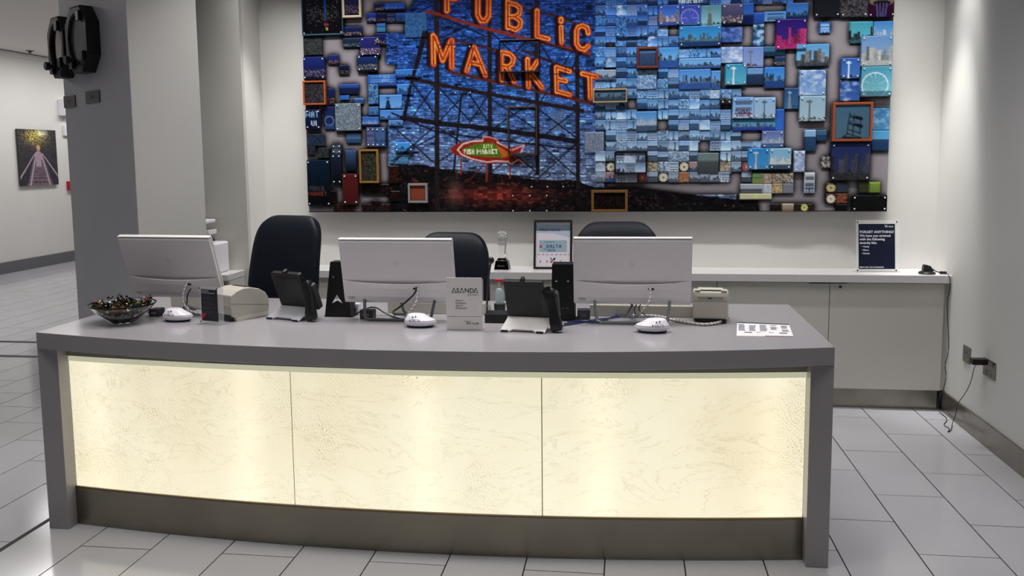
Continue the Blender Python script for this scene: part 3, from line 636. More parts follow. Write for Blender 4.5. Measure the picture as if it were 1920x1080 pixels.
# off-frame upper part, left: more scattered pictures
for (x0, y0) in [(575,-70),(600,-95),(640,-60),(668,-88),(700,-45),(700,-120),(735,-70),(760,-100),(590,-130),(650,-140),(1490,-40),(1520,-80),(1560,-60),(1600,-110),(1640,-70),(1480,-120)]:
    w = random.choice([20, 38, 40]); r = RC(x0, y0, x0+w, y0+random.choice([20, 38]))
    picture(r, random.choice(['night', 'skyline', 'water']), tone=rtone(-40)); TILES.append((r, .006, 'flat', None))
for x0, y0, x1, y1 in holes: bgblob(x0, y0, x1, y1)
for x0, y0, x1, y1, kind, mount, tone in big:
    if kind in ('cells',):
        n, mrow = max(1, round((x1-x0)/19.7)), max(1, round((y1-y0)/19.7))
        for a in range(n):
            for b in range(mrow):
                cellpic(RC(x0+a*(x1-x0)/n, y0+b*(y1-y0)/mrow, x0+(a+1)*(x1-x0)/n, y0+(b+1)*(y1-y0)/mrow), (y0+y1)/2)
    elif kind == 'tall_night':
        r = RC(x0, y0, x1, y1); picture(r, 'plain', 5, dict(s=(12, 14, 26), b=(10, 10, 16)))
        a, b, c, d = ix(r); rs2 = np.random.RandomState(5)
        for _ in range(420):
            yy = int(rs2.normal(b+(d-b)*.62, (d-b)*.1)); xx = int(rs2.uniform(a+12, c-8))
            if b < yy < d-3: A[yy, xx] = c3(130, 125, 120)*rs2.rand()
        u, v = PT(612, 5); A[b:int(PT(612, 38)[1]), int(u)-1:int(u)+2] = c3(24, 60, 130)
        u, v = PT(614, 48); A[int(v)-2:int(v)+3, int(u)-4:int(u)+5] = c3(110, 40, 60)
        u, v = PT(616, 56); A[int(v)-2:int(v)+3, int(u)-2:int(u)+2] = c3(150, 150, 60)
        A[b:d, a:a+2] = c3(40, 78, 100); A[d-2:d, a:c] = c3(70, 110, 125); A[b:d, c-2:c] = c3(40, 78, 90)
    elif kind == 'saucer':
        r = RC(x0, y0, x1, y1); picture(r, 'plain', 8, tone)
        u, v = PT(1652, 3); e = ((UU-u)/21)**2+((VV-v)/8)**2; box = np.zeros_like(MASK); a, b, c, d = ix(r); box[b:d, a:c] = 1
        A[(e < 1) & box] = c3(105, 95, 80); A[(((UU-u)/15)**2+((VV-v-3)/5)**2 < 1) & box] = c3(20, 18, 26)
        for q in (-9, -3, 3, 9): A[(np.abs(UU-u-q*(1-(VV-v)/90)) < 1.0) & (VV > v+3) & box] = c3(70, 74, 120)
    elif kind in ('text_wat', 'text_pm'):
        r = RC(x0, y0, x1, y1)
        picture(r, 'plain', 9, dict(s=(18, 26, 60), b=(14, 20, 50)) if kind == 'text_wat' else dict(s=(12, 34, 56), b=(10, 10, 12)))
    else: picture(RC(x0, y0, x1, y1), kind, tone=tone)
FR = []
for x0, y0, x1, y1, fw, col, kind, tone in framed:
    r = RC(x0, y0, x1, y1)
    if kind == 'rooftop':
        picture(r, 'plain', 4, tone)
    elif kind == 'cells':
        for a in range(3):
            for b in range(2): cellpic(RC(x0+a*20.2, y0+b*21, x0+(a+1)*20.2, y0+(b+1)*21), 300)
    elif kind != 'keep': picture(r, kind, 21, tone)
    FR.append((r, fw, col, kind))

# --- scaffold, beams, letters, fish
def seg_d(p, q):
    (xa, ya), (xb, yb) = p, q; dx, dy = xb-xa, yb-ya; L2 = dx*dx+dy*dy+1e-9
    t = np.clip(((UU-xa)*dx+(VV-ya)*dy)/L2, 0, 1); return np.hypot(UU-xa-t*dx, VV-ya-t*dy), t*math.sqrt(L2)
def win(pts, pad):
    P = [PT(*p) for p in pts]; a = max(0, int(min(p[0] for p in P)-pad)); b = min(CWd, int(max(p[0] for p in P)+pad)); c = max(0, int(min(p[1] for p in P)-pad)); d = min(CHt, int(max(p[1] for p in P)+pad)); return P, a, b, c, d
def line(pts, w, col, jit=14, alpha=1.):
    global A
    P, a, b, c, d = win(pts, w+3)
    if b <= a or d <= c: return
    u, v = UU[c:d, a:b], VV[c:d, a:b]; D = np.full(u.shape, 1e9)
    for p, q in zip(P[:-1], P[1:]):
        dx, dy = q[0]-p[0], q[1]-p[1]; t = np.clip(((u-p[0])*dx+(v-p[1])*dy)/(dx*dx+dy*dy+1e-9), 0, 1)
        D = np.minimum(D, np.hypot(u-p[0]-t*dx, v-p[1]-t*dy))
    al = (np.clip(w/2+.5-D, 0, 1)*alpha)[..., None]
    cc = np.clip(c3(*col)+RNG.randint(-jit, jit+1, u.shape+(1,)), 0, 255)
    A[c:d, a:b] = A[c:d, a:b]*(1-al)+cc*al; MASK[c:d, a:b] |= al[..., 0] > .5
DKC = (22, 18, 26); RB = (62, 28, 26)
# X braces
bays = [(760, 819, 917), (819, 917, 1006), (917, 1006, 1082)]
for xa, xb, y0, y1 in [(775,815,158,214),(823,880,165,225),(880,915,176,228),(921,1003,186,240),(1010,1080,205,258),(823,915,240,300),(921,1003,255,320),(1010,1080,268,330),(735,813,235,305),(921,1003,60,140),(1012,1080,80,190),(823,915,30,70)]:
    line([(xa, y0), (xb, y1)], 2.5, (18, 16, 24)); line([(xb, y0+3), (xa, y1+3)], 2.5, (18, 16, 24))
line([(735, 302), (820, 252), (840, 240)], 2.5, DKC); line([(1000, 330), (1082, 268)], 2, DKC)
for a in ([(800,60),(772,155),(757,222)], ): line(a, 6.5, DKC)
line([(795, 60), (772, 155), (757, 222)], 6, DKC)
line([(865, 178), (850, 330)], 4, DKC)
for x, y0, y1, w in [(818,-150,400,9.5),(917,-150,335,8.5),(1006,-60,325,8),(1082,100,352,8)]: line([(x, y0), (x+2, y1)], w, (30, 24, 28))
line([(754,221),(820,231),(916,241),(1003,253),(1081,265)], 9.5, (22, 20, 26))
line([(735,212),(820,248),(950,265),(1080,280)], 3.2, DKC)
line([(763,146),(820,158),(882,170),(921,177),(1082,206),(1092,208)], 7.5, (32, 22, 24))
line([(842,134),(921,152),(1108,193),(1112,194)], 6, (72, 32, 24))
line([(800,22),(820,26),(897,50),(1000,76),(1105,100)], 6, (110, 38, 26))
line([(850,76),(890,84),(940,96)], 3.5, RB); line([(1000,75),(1105,106)], 4, (34, 22, 24))
line([(980,16),(1045,30),(1080,45)], 4, (50, 30, 30)); line([(980,95),(1090,138)], 5, (44, 26, 26))
line([(1090,94),(1070,135)], 4, DKC)
line([(728, 312), (830, 318), (905, 325), (1000, 333)], 3, (18, 16, 20))
def letter(strokes, w=9, shade=True, rad=None):
    allp = [p for s in strokes for p in s]
    P, a, b, c, d = win(allp, w+6)
    if b <= a or d <= c: return
    u, v = UU[c:d, a:b], VV[c:d, a:b]; D = np.full(u.shape, 1e9); T = np.zeros(u.shape); acc = 0
    for s in strokes:
        Q = [PT(*p) for p in s]
        for p, q in zip(Q[:-1], Q[1:]):
            dx, dy = q[0]-p[0], q[1]-p[1]; L = math.hypot(dx, dy)+1e-9
            t = np.clip(((u-p[0])*dx+(v-p[1])*dy)/(L*L), 0, 1); dd = np.hypot(u-p[0]-t*dx, v-p[1]-t*dy)
            m_ = dd < D; D = np.where(m_, dd, D); T = np.where(m_, t*L+acc, T); acc += L
    h = w/2
    # dark side of the channel letter to the left
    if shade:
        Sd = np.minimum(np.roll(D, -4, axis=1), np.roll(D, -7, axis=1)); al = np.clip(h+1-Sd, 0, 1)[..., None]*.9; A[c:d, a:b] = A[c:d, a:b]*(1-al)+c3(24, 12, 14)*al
    al = np.clip(h+.5-D, 0, 1)[..., None]
    rr = np.clip(D/h, 0, 1)[..., None]
    col = mixc(c3(150, 44, 20), c3(140, 32, 22), rr)
    ring = np.exp(-((D-h*.5)/.95)**2)*(.55+.45*(np.sin(T*2.1) > -.2)); col = mixc(col, c3(255, 196, 78), np.clip(ring, 0, 1)[..., None]*.95)
    edge = np.exp(-((D-h*.98)/.8)**2)[..., None]; col = mixc(col, c3(196, 44, 30), edge*.8)
    col = col+RNG.randint(-14, 15, u.shape+(1,))
    A[c:d, a:b] = np.clip(A[c:d, a:b]*(1-al)+col*al, 0, 255); MASK[c:d, a:b] |= al[..., 0] > .5
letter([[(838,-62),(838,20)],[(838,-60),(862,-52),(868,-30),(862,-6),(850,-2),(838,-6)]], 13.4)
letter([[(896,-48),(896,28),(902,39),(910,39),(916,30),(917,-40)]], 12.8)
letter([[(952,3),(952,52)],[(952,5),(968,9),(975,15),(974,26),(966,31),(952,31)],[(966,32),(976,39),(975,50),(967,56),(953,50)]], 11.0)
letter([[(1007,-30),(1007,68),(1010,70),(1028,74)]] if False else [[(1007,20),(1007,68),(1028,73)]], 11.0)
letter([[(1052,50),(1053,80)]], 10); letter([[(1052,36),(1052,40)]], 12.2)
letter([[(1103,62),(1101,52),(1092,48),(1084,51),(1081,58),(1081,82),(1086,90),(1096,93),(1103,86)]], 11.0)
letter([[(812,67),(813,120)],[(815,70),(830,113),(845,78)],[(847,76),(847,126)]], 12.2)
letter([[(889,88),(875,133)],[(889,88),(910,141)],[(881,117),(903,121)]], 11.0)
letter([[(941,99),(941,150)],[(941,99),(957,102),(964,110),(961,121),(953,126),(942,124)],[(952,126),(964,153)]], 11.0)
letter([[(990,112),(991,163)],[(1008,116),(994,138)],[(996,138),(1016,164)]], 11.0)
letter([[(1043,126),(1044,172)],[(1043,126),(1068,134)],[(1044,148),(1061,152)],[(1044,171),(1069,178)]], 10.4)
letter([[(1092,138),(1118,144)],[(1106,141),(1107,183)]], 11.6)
# fish
fish = [(843,280),(852,272),(869,265),(890,263),(905,262),(906,256),(918,256),(929,259),(935,266),(956,277),(985,270),(976,285),(960,290),(970,298),(978,298),(986,309),(966,305),(957,309),(950,306),(913,307),(890,302),(870,295),(852,290)]
fm = poly_mask(fish); A[fm] = (c3(128, 34, 24)+RNG.randint(-22, 22, A.shape[:2]+(1,)))[fm]
core = poly_mask([(866,281),(885,272),(905,268),(925,268),(950,284),(962,292),(940,296),(900,293),(875,290)])
A[core] = (c3(76, 104, 30)+RNG.randint(-24, 24, A.shape[:2]+(1,)))[core]
orr = core & poly_mask([(925,262),(962,280),(962,300),(945,300)]); A[orr] = (c3(180, 90, 34)+RNG.randint(-20, 20, A.shape[:2]+(1,)))[orr]
line([(858,281),(868,270),(885,265),(905,264)], 2.6, (222, 190, 188)); line([(858,281),(866,290),(885,298),(913,304),(930,302),(950,303)], 2.6, (215, 180, 180))
line([(905,263),(906,257),(918,257),(930,261),(936,267)], 1.6, (225, 150, 140)); line([(932,267),(950,276),(958,281)], 2, (215, 190, 190))
line([(962,281),(984,272),(977,286)], 2, (215, 180, 180)); line([(952,302),(958,308),(972,299),(984,308)], 2.2, (215, 180, 180))
for x, y0, y1 in [(865,297,326),(913,308,340),(957,309,334)]: line([(x, y0), (x-1, y1)], 3.2, (130, 44, 30))
line([(906,310),(880,338)], 2.5, (80, 30, 24))
# tiny lettering painted with a 3x5 stroke font
GL = {'P':'111 101 111 100 100','U':'101 101 101 101 111','B':'110 101 110 101 110','L':'100 100 100 100 111','I':'1 1 1 1 1','C':'111 100 100 100 111','M':'10001 11011 10101 10001 10001','A':'010 101 111 101 101','R':'110 101 110 101 101','K':'101 101 110 101 101','E':'111 100 110 100 111','T':'111 010 010 010 010','Y':'101 101 010 010 010','F':'111 100 110 100 100','S':'111 100 111 001 111','H':'101 101 111 101 101','W':'10001 10001 10101 11011 10001','V':'101 101 101 101 010','O':'111 101 101 101 111'}
def tinytext(s, x, y, px, col, py=None):
    u, v = PT(x, y); py = py or px
    for ch in s:
        if ch == ' ': u += 2*px; continue
        rows = GL[ch].split()
        for r_, row in enumerate(rows):
            for q, bit in enumerate(row):
                if bit == '1':
                    a, b = int(round(u+q*px)), int(round(v+r_*py)); A[b:max(b+1, int(round(v+(r_+1)*py))), a:max(a+1, int(round(u+(q+1)*px)))] = c3(*col)
        u += (len(rows[0])+1)*px
tinytext('CITY', 907, 271, 1.35, (210, 225, 150), 1.4); tinytext('FISH MARKET', 870, 281, 1.6, (225, 232, 190), 1.7)
tinytext('WAT', 574, 209, 2.1, (120, 150, 190), 2.4); tinytext('VI', 586, 227, 2.1, (170, 190, 215), 2.0)
tinytext('PUBLIC', 583, 349, 1.5, (54, 50, 56), 1.8); tinytext('MARKET', 580, 360, 1.5, (110, 50, 30), 1.5)
tinytext('PUBLIC', 1378, 206, 1.3, (70, 44, 60), 1.2); tinytext('MARKET', 1377, 214, 1.3, (120, 50, 60), 1.2)
tinytext('PUBLIC SEAT', 1273, 1, 1.1, (205, 220, 235), 1.2); tinytext('FREE', 712, 141, 1.4, (90, 140, 190), 1.3); tinytext('WPO', 712, 149, 1.4, (90, 140, 190), 1.3)
# rooftop sign silhouette inside the orange frame
for a, b in [((1592,212),(1586,250)),((1613,220),(1610,252)),((1600,215),(1597,252)),((1588,250),(1575,260))]: line([a, b], 1.6, (20, 22, 30), 4)
for y in (214, 232, 243, 251):
    line([(1592-(y-212)*.13, y), (1614-(y-212)*.07, y+7)], 1.6, (20, 22, 30), 4)
line([(1594,217),(1613,223)], 6, (18, 18, 26), 6); line([(1592,230),(1613,237)], 6, (18, 18, 26), 6)
tinytext('PUBLIC', 1593, 214, .9, (70, 90, 110), .9); tinytext('MARKET', 1591, 228, .9, (70, 90, 110), .9)
line([(1580,258),(1612,260)], 4, (20, 20, 26), 5)
# a few half-clear acrylic sheets over the mosaic: thin dark outlines
OUTL = [(822,84,885,178),(1034,113,1061,139),(1045,13,1060,46),(993,325,1060,354),(958,363,1029,399),(885,85,921,140)]
for x0, y0, x1, y1 in OUTL:
    line([(x0,y0),(x1,y0),(x1,y1),(x0,y1),(x0,y0)], 1.3, (12, 14, 22), 4)
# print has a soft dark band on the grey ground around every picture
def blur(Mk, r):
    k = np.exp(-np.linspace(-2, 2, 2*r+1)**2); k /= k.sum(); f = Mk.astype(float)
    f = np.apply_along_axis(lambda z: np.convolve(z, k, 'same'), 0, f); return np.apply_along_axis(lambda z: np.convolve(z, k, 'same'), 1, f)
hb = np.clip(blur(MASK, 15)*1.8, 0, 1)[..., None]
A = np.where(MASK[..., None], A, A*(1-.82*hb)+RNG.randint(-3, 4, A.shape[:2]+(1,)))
GAIN = 1.25
def tolin(c):
    c = np.clip(c, 0, 255)/255; return np.clip(np.where(c <= .04045, c/12.92, ((c+.055)/1.055)**2.4)*GAIN, 0, .95)
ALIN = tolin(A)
def sample(u, v):
    u = np.clip(u, 0, CWd-1.001); v = np.clip(v, 0, CHt-1.001); i, j = u.astype(int), v.astype(int); fu, fv = (u-i)[..., None], (v-j)[..., None]
    return (ALIN[j, i]*(1-fu)+ALIN[j, i+1]*fu)*(1-fv)+(ALIN[j+1, i]*(1-fu)+ALIN[j+1, i+1]*fu)*fv
def color_mesh(name, V, F, cols, mt, parent, **k):
    me = bpy.data.meshes.new(name)
    me.vertices.add(len(V)); me.vertices.foreach_set('co', np.asarray(V, np.float32).ravel())
    F = np.asarray(F, np.int32); me.loops.add(F.size); me.loops.foreach_set('vertex_index', F.ravel())
    me.polygons.add(len(F)); me.polygons.foreach_set('loop_start', np.arange(0, F.size, 4, dtype=np.int32)); me.polygons.foreach_set('loop_total', np.full(len(F), 4, np.int32))
    me.update(); me.validate()
    at = me.color_attributes.new('Col', 'FLOAT_COLOR', 'POINT'); at.data.foreach_set('color', np.concatenate([cols, np.ones((len(cols), 1))], 1).astype(np.float32).ravel())
    me.materials.append(mt); o = bpy.data.objects.new(name, me); C.objects.link(o); o.parent = parent
    for a, v in k.items(): o[a] = v
    return o
M_print = attr_mat('printed_acrylic', .22)
M_print.node_tree.nodes['Principled BSDF'].inputs['Specular IOR Level'].default_value = .25
mural = thing('wall_mural', 'huge photo-mosaic mural of a red neon rooftop market sign on the back wall', 'mural', (0, 0, 0))
def grid_tile(r, dy, step=1.5, base=.001):
    """box standing dy proud of the board whose face carries the print"""
    u0, v0, u1, v1 = r; u0 = max(u0, 0); v0 = max(v0, 0); u1 = min(u1, CWd); v1 = min(v1, CHt)
    n, mm = max(2, int((u1-u0)/step)), max(2, int((v1-v0)/step))
    U, V = np.meshgrid(np.linspace(u0+.3, u1-.3, n+1), np.linspace(v0+.3, v1-.3, mm+1))
    cols = sample(U, V).reshape(-1, 3); y = MY-dy
    X = MX0+U/SC; Z = MZ1-V/SC
    P = np.stack([X, np.full_like(X, y), Z], -1).reshape(-1, 3)
    I = np.arange((n+1)*(mm+1)).reshape(mm+1, n+1)
    F = np.stack([I[:-1, :-1], I[1:, :-1], I[1:, 1:], I[:-1, 1:]], -1).reshape(-1, 4)
    # rim
    ring = np.concatenate([I[0, :-1], I[:-1, -1], I[-1, :0:-1], I[:0:-1, 0]]); k = len(ring)
    P2 = P[ring].copy(); P2[:, 1] = MY-base; n0 = len(P)
    F2 = np.array([[ring[i], ring[(i+1) % k], n0+(i+1) % k, n0+i] for i in range(k)])
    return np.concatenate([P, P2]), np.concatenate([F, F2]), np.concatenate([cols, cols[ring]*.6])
rects = []
def tile(r, dy, bolts=None, parent=None, base=.001, name='photo_tile', label=None):
    V, F, c = grid_tile(r, dy, base=base); o = color_mesh(name, V, F, c, M_print, parent or mural)
    if label: o['label'] = label
    rects.append(r)
    if bolts:
        mb = MB()
        for bx, by in ((0, 0), (1, 0), (0, 1), (1, 1)):
            u = r[0]+4.5 if bx == 0 else r[2]-4.5; v = r[1]+4.5 if by == 0 else r[3]-4.5
            if v < 0: continue
            mb.lathe([(.0052, 0), (.0052, .004), (.003, .006)], 10, Matrix.Translation((MX0+u/SC, MY-dy, MZ1-v/SC)) @ Matrix.Rotation(PI/2, 4, 'X'))
        if mb.v: obj('standoff_bolts', mb, M_bolt, o, kind='stuff')
    return o
M_bolt = mat('bright_bolt', srgb(235, 235, 235), .3, .3)
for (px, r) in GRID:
    if px[3] > -6 and px[2] > 1110: tile(r, random.choice([.002, .003, .004, .0055]))
    
for r, dy, mount, _ in TILES: tile(r, dy)
for x0, y0, x1, y1, kind, mount, tone in big:
    if mount == 'none': continue
    dy = {'flat': .008, 'flat2': .005, 'shadow': .02, 'line': .01, 'bolt': .018, 'bolt2': .026, 'bolt3': .024}[mount]
    tile(RC(x0, y0, x1, y1), dy, bolts=mount.startswith('bolt') or mount == 'shadow')
for (r, fw, col, kind) in FR:
    dy = .02
    f = MB(); w = fw; u0, v0, u1, v1 = r; v0 = max(v0, 0); v1 = min(v1, CHt+.5)
    for a, b, c, d in ((u0, v0, u1, v0+w), (u0, v1-w, u1, v1), (u0, v0+w, u0+w, v1-w), (u1-w, v0+w, u1, v1-w)):
        f.box(MX0+a/SC, MX0+c/SC, MY-dy-.012, MY-.001, MZ1-d/SC, MZ1-b/SC)
    fo = obj('picture_frame', f, mat('frame_%d_%d_%d' % col, srgb(*[min(255, int(q*1.12)) for q in col]), .35, .2), mural, bevel=.0015)
    r2 = (u0+w, v0+w, u1-w, v1-w); tile(r2, dy+.004, parent=fo)
for x0, y0, x1, y1 in [OUTL[0], OUTL[3], OUTL[4]]:
    r = RC(x0, y0, x1, y1); mb = MB()
    for u in (r[0]+4, (r[0]+r[2])/2, r[2]-4):
        for v in (r[1]+4, r[3]-4): mb.lathe([(.0048, 0), (.0048, .004), (.003, .006)], 10, Matrix.Translation((MX0+u/SC, MY-.0005, MZ1-v/SC)) @ Matrix.Rotation(PI/2, 4, 'X'))
    obj('standoff_bolts', mb, M_bolt, mural, kind='stuff')
# board, with the cells under raised pictures left out
st = 1.4
n, mm = int(CWd/st), int(CHt/st)
us, vs = np.linspace(0, CWd, n+1), np.linspace(0, CHt, mm+1)
keep = np.ones((mm, n), bool)
cu, cv = (us[:-1]+us[1:])/2, (vs[:-1]+vs[1:])/2
for r in rects:
    keep[np.ix_((cv > r[1]+2) & (cv < r[3]-2), (cu > r[0]+2) & (cu < r[2]-2))] = False
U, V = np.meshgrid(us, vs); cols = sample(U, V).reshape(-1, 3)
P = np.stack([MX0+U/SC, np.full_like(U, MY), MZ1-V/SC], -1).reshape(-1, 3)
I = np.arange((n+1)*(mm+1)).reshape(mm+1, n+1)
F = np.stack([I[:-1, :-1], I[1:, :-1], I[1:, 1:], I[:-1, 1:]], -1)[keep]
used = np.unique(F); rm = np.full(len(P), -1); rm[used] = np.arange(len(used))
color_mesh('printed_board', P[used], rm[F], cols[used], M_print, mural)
obj('backing_panel', MB().box(MX0, MX1, MY+.0006, MY+.012, MZ0, MZ1), mat('backing_grey', srgb(150, 148, 150), .5), mural)
mb = MB()
for x in (-1.9, -.9, .3, 1.3):
    for z in (1.4, 2.7): mb.lathe([(.012, 0), (.012, YB-MY-.013)], 10, Matrix.Translation((x, YB-.0005, z)) @ Matrix.Rotation(PI/2, 4, 'X'))
obj('wall_spacers', mb, M_chrome, mural)

# ------------------------------------------------------------------ chairs
def chair(label, X, Y, rz, ztop, w=.47, slant=.0):
    t = thing('office_chair', label, 'chair', (X, Y, 0), rz, 'office chairs behind the desk')
    # backrest: padded shell, local front faces -y
    hh = .66; z0 = ztop-hh; g = MB(); NU, NV = 22, 26
    for side in (-1, 1):
        n0 = len(g.v)
        for jv in range(NV+1):
            for iu in range(NU+1):
                u, v = math.sin(PI/2*(2*iu/NU-1)), math.sin(PI/2*(2*jv/NV-1))
                x = u*(1-.20*abs(v)**7)*w/2; zz = z0+hh/2+v*(1-.13*abs(u)**7)*hh/2; tz = (zz-z0)/hh
                x = x*(1.0-.13*max(0, tz-.45)-.10*max(0, .4-tz))+slant*(tz-.5)
                e = max(abs(u), abs(v)); th = .040*(1-e**7)**.5 if e < 1 else 0
                g.v.append((x, .14*(tz-.45)**2-.25*x*x+.05*tz+side*th, zz))
        for jv in range(NV):
            for iu in range(NU):
                a = n0+jv*(NU+1)+iu; g.f.append((a, a+1, a+NU+2, a+NU+1))
    br = obj('backrest', g, None, t)
    import bmesh
    bm = bmesh.new(); bm.from_mesh(br.data); bmesh.ops.remove_doubles(bm, verts=bm.verts, dist=1e-5); bmesh.ops.recalc_face_normals(bm, faces=bm.faces); bm.to_mesh(br.data); bm.free()
    br.data.materials.append(M_lea)
    for p_ in br.data.polygons: p_.use_smooth = True
    seat = MB().rings([[(p[0]*sc, -.27+p[1]*sc, z) for p in rrect(-.25, .25, -.24, .24, .09, 5)] for sc, z in ((.6, .43), (.93, .435), (1, .455), (1, .485), (.94, .51), (.6, .525), (.1, .527))])
    obj('seat', seat, M_lea, t, smooth=True)
    obj('back_bracket', MB().tube([(0, -.2, .42), (0, .0, .41), (0, .075, .46), (0, .085, z0+.2)], .022, 8, smooth=2), M_black, t, smooth=True)
    obj('gas_column', MB().lathe([(.03, .10), (.03, .28), (.018, .281), (.018, .425)], 16, Matrix.Translation((0, -.27, 0))), M_chrome, t)
    for s in (-1, 1):
        a = obj('armrest', MB().rings([[(s*.29+p[0], -.2+p[1], z) for p in rrect(-.035, .035, -.13, .13, .03, 4)] for z in (.655, .665, .685, .69)]), M_black, t, smooth=True)
        obj('arm_support', MB().tube([(s*.2, -.25, .44), (s*.29, -.25, .44), (s*.3, -.22, .5), (s*.29, -.2, .655)], .014, 8, smooth=2), M_black, a, smooth=True)
    for k in range(5):
        an = 2*PI*k/5+.3; dx, dy = math.cos(an), math.sin(an)
        l = obj('base_leg', MB().tube([(0, -.27, .10), (dx*.15, -.27+dy*.15, .095), (dx*.27, -.27+dy*.27, .07)], lambda q: .026-.012*q, 8), M_black, t)
        obj('caster', MB().lathe([(.022, -.02), (.028, -.012), (.028, .012), (.022, .02)], 12, Matrix.Translation((dx*.27, -.27+dy*.27, .0285)) @ Matrix.Rotation(an, 4, 'Z') @ Matrix.Rotation(PI/2, 4, 'X')), M_black, l)
    return t
def place(xpx, ytop, Y): p = at_y(xpx, ytop, Y); return p
p = place(536, 404, 4.72); chair('high-backed dark leather swivel chair behind the left monitor', p[0]-.01, 4.66, math.radians(-14), p[2], .475, .04)
p = place(846, 436, 4.78); chair('dark leather swivel chair showing behind the middle monitor, lower than the others', p[0], 4.72, math.radians(-6), p[2], .46, .0)
p = place(1158, 416, 4.84); chair('dark leather swivel chair with only its rounded top showing above the right monitor', p[0], 4.78, math.radians(4), p[2], .50, .0)

# ------------------------------------------------------------------ monitors
def quad_monitor(label, bl, tl, br_x, Yb, zb, rz, foot, ring_mat, cable):
    """tilted slab; bottom edge centre given, height from photo"""
    pass
def monitor(label, X, Y, rz, w, lean, foot_dx, ring_mat, zb=.048, h=.325):
    t = thing('monitor', label, 'monitor', (X, Y, H), rz, 'monitors on the reception desk')
    R = Matrix.Translation((0, 0, zb)) @ Matrix.Rotation(lean, 4, 'X')      # lean > 0 : top comes towards the visitor
    sh = MB().prism(rrect(-w/2, w/2, 0, h, .006), .0035, .012, 'y', R)
    obj('shell', sh, M_mon, t, bevel=.002)
    # lower bulge on the back (faces the visitor)
    r = []
    for k in range(21):
        u = 2*k/20-1; x = u*(w/2-.004); q = max(0, 1-u*u)**.8; m_ = min(1, (1-abs(u))/.06)
        top = [(x, -.0102, h-.004), (x, -.0125, h-.012), (x, -.0125, h*.375+.001)]
        r.append(top+[(x, -.0125+.0150*q, h*(.374-.010*q)), (x, -.0125+.0150*q, h*(.373-.063*q)), (x, -.0135-.0035*q, h*(.373-.064*q)), (x, -.0135-.006*q, h*.25), (x, -.0135-.006*q, h*.12), (x, -.0130-.003*q, .016), (x, -.0102, .004), (x, .0034, .0035), (x, .0034, h-.0035)])
    obj('rear_cover', MB().rings(r, R), M_mon, t, smooth=False)
    obj('top_edge', MB().box(-w/2+.002, w/2-.002, -.0108, .0125, h-.001, h+.004, R), M_monw, t, bevel=.001)
    obj('screen', MB().box(-w/2+.008, w/2-.008, .0125, .0135, .012, h-.008, R), M_black, t)
    obj('logo_disc', MB().lathe([(.014, 0), (.014, .0006), (.002, .0008)], 24, R @ Matrix.Translation((0, -.0126, h*.64)) @ Matrix.Rotation(PI/2, 4, 'X')), mat('faint_logo', srgb(226, 222, 225), .3), t)
    obj('socket', MB().lathe([(.012, 0), (.012, .001)], 16, R @ Matrix.Translation((w*.16, -.0196, h*.255)) @ Matrix.Rotation(PI/2, 4, 'X') @ Matrix.Diagonal((1.2, .45, 1, 1))), M_black, t)
    mb = MB()
    for a, s_, y_ in ((-.465, 'oo ooooo', .03), (-.455, 'ooooooo', .022)): text_mb(s_, .008, R @ front(a*w, -.0158, y_, 0), mb=mb)
    obj('rating_mark', mb, M_inkg, t)
    # loop stand
    fw = .15; zt = zb+.03
    loop = [(-fw, -.055, .007), (-fw*1.06, .0, zt)]
    g = MB()
    def bar(a, b, wx=.016, th=.006):
        g.tube([a, b], wx/2, 6)
    pts = [(-fw+.02, -.055, .007), (fw-.02, -.055, .007), (fw, -.052, .014), (fw*1.08, -.012, zt-.008), (fw*1.02, -.008, zt), (-fw*1.02, -.008, zt), (-fw*1.08, -.012, zt-.008), (-fw, -.052, .014), (-fw+.02, -.055, .007)]
    g.tube([(x+foot_dx, y, z) for x, y, z in pts], .0068, 8)
    obj('stand_loop', g, ring_mat, t)
    g = MB(); g.tube([(foot_dx, .004, zb+.01), (foot_dx, .045, .03), (foot_dx, .10, .006)], .006, 8); g.box(-.06+foot_dx, .06+foot_dx, .09, .105, 0, .008); obj('rear_leg', g, ring_mat, t)
    return t
def mon_from(label, tl, tr, h, ybot, lean, rz, foot, rm):
    # the top corner pixels give width and height above the desk at a given depth
    Yt = ybot-h*math.sin(lean); a, b = at_y(*tl, Yt), at_y(*tr, Yt)
    w = (b[0]-a[0])/math.cos(rz); zt = (a[2]+b[2])/2-H; zb = zt-h*math.cos(lean)
    return monitor(label, (a[0]+b[0])/2, ybot, rz, w, lean, foot, rm, zb=max(.035, zb), h=h)
M1 = mon_from('silver monitor at the left end of the desk, behind the glass bowl', (220, 443), (401, 445), .315, 3.80, math.radians(20), math.radians(-4), .0, M_alu)
M2 = mon_from('silver monitor in the middle of the desk, just left of the upright pale card', (634, 449), (849, 449), .298, 3.72, math.radians(13), math.radians(-1), .0, M_alud)
M3 = mon_from('silver monitor on the right of the desk, beside the boxy receipt printer', (1074, 447), (1299, 447), .296, 3.74, math.radians(11), math.radians(1), .0, M_alu)

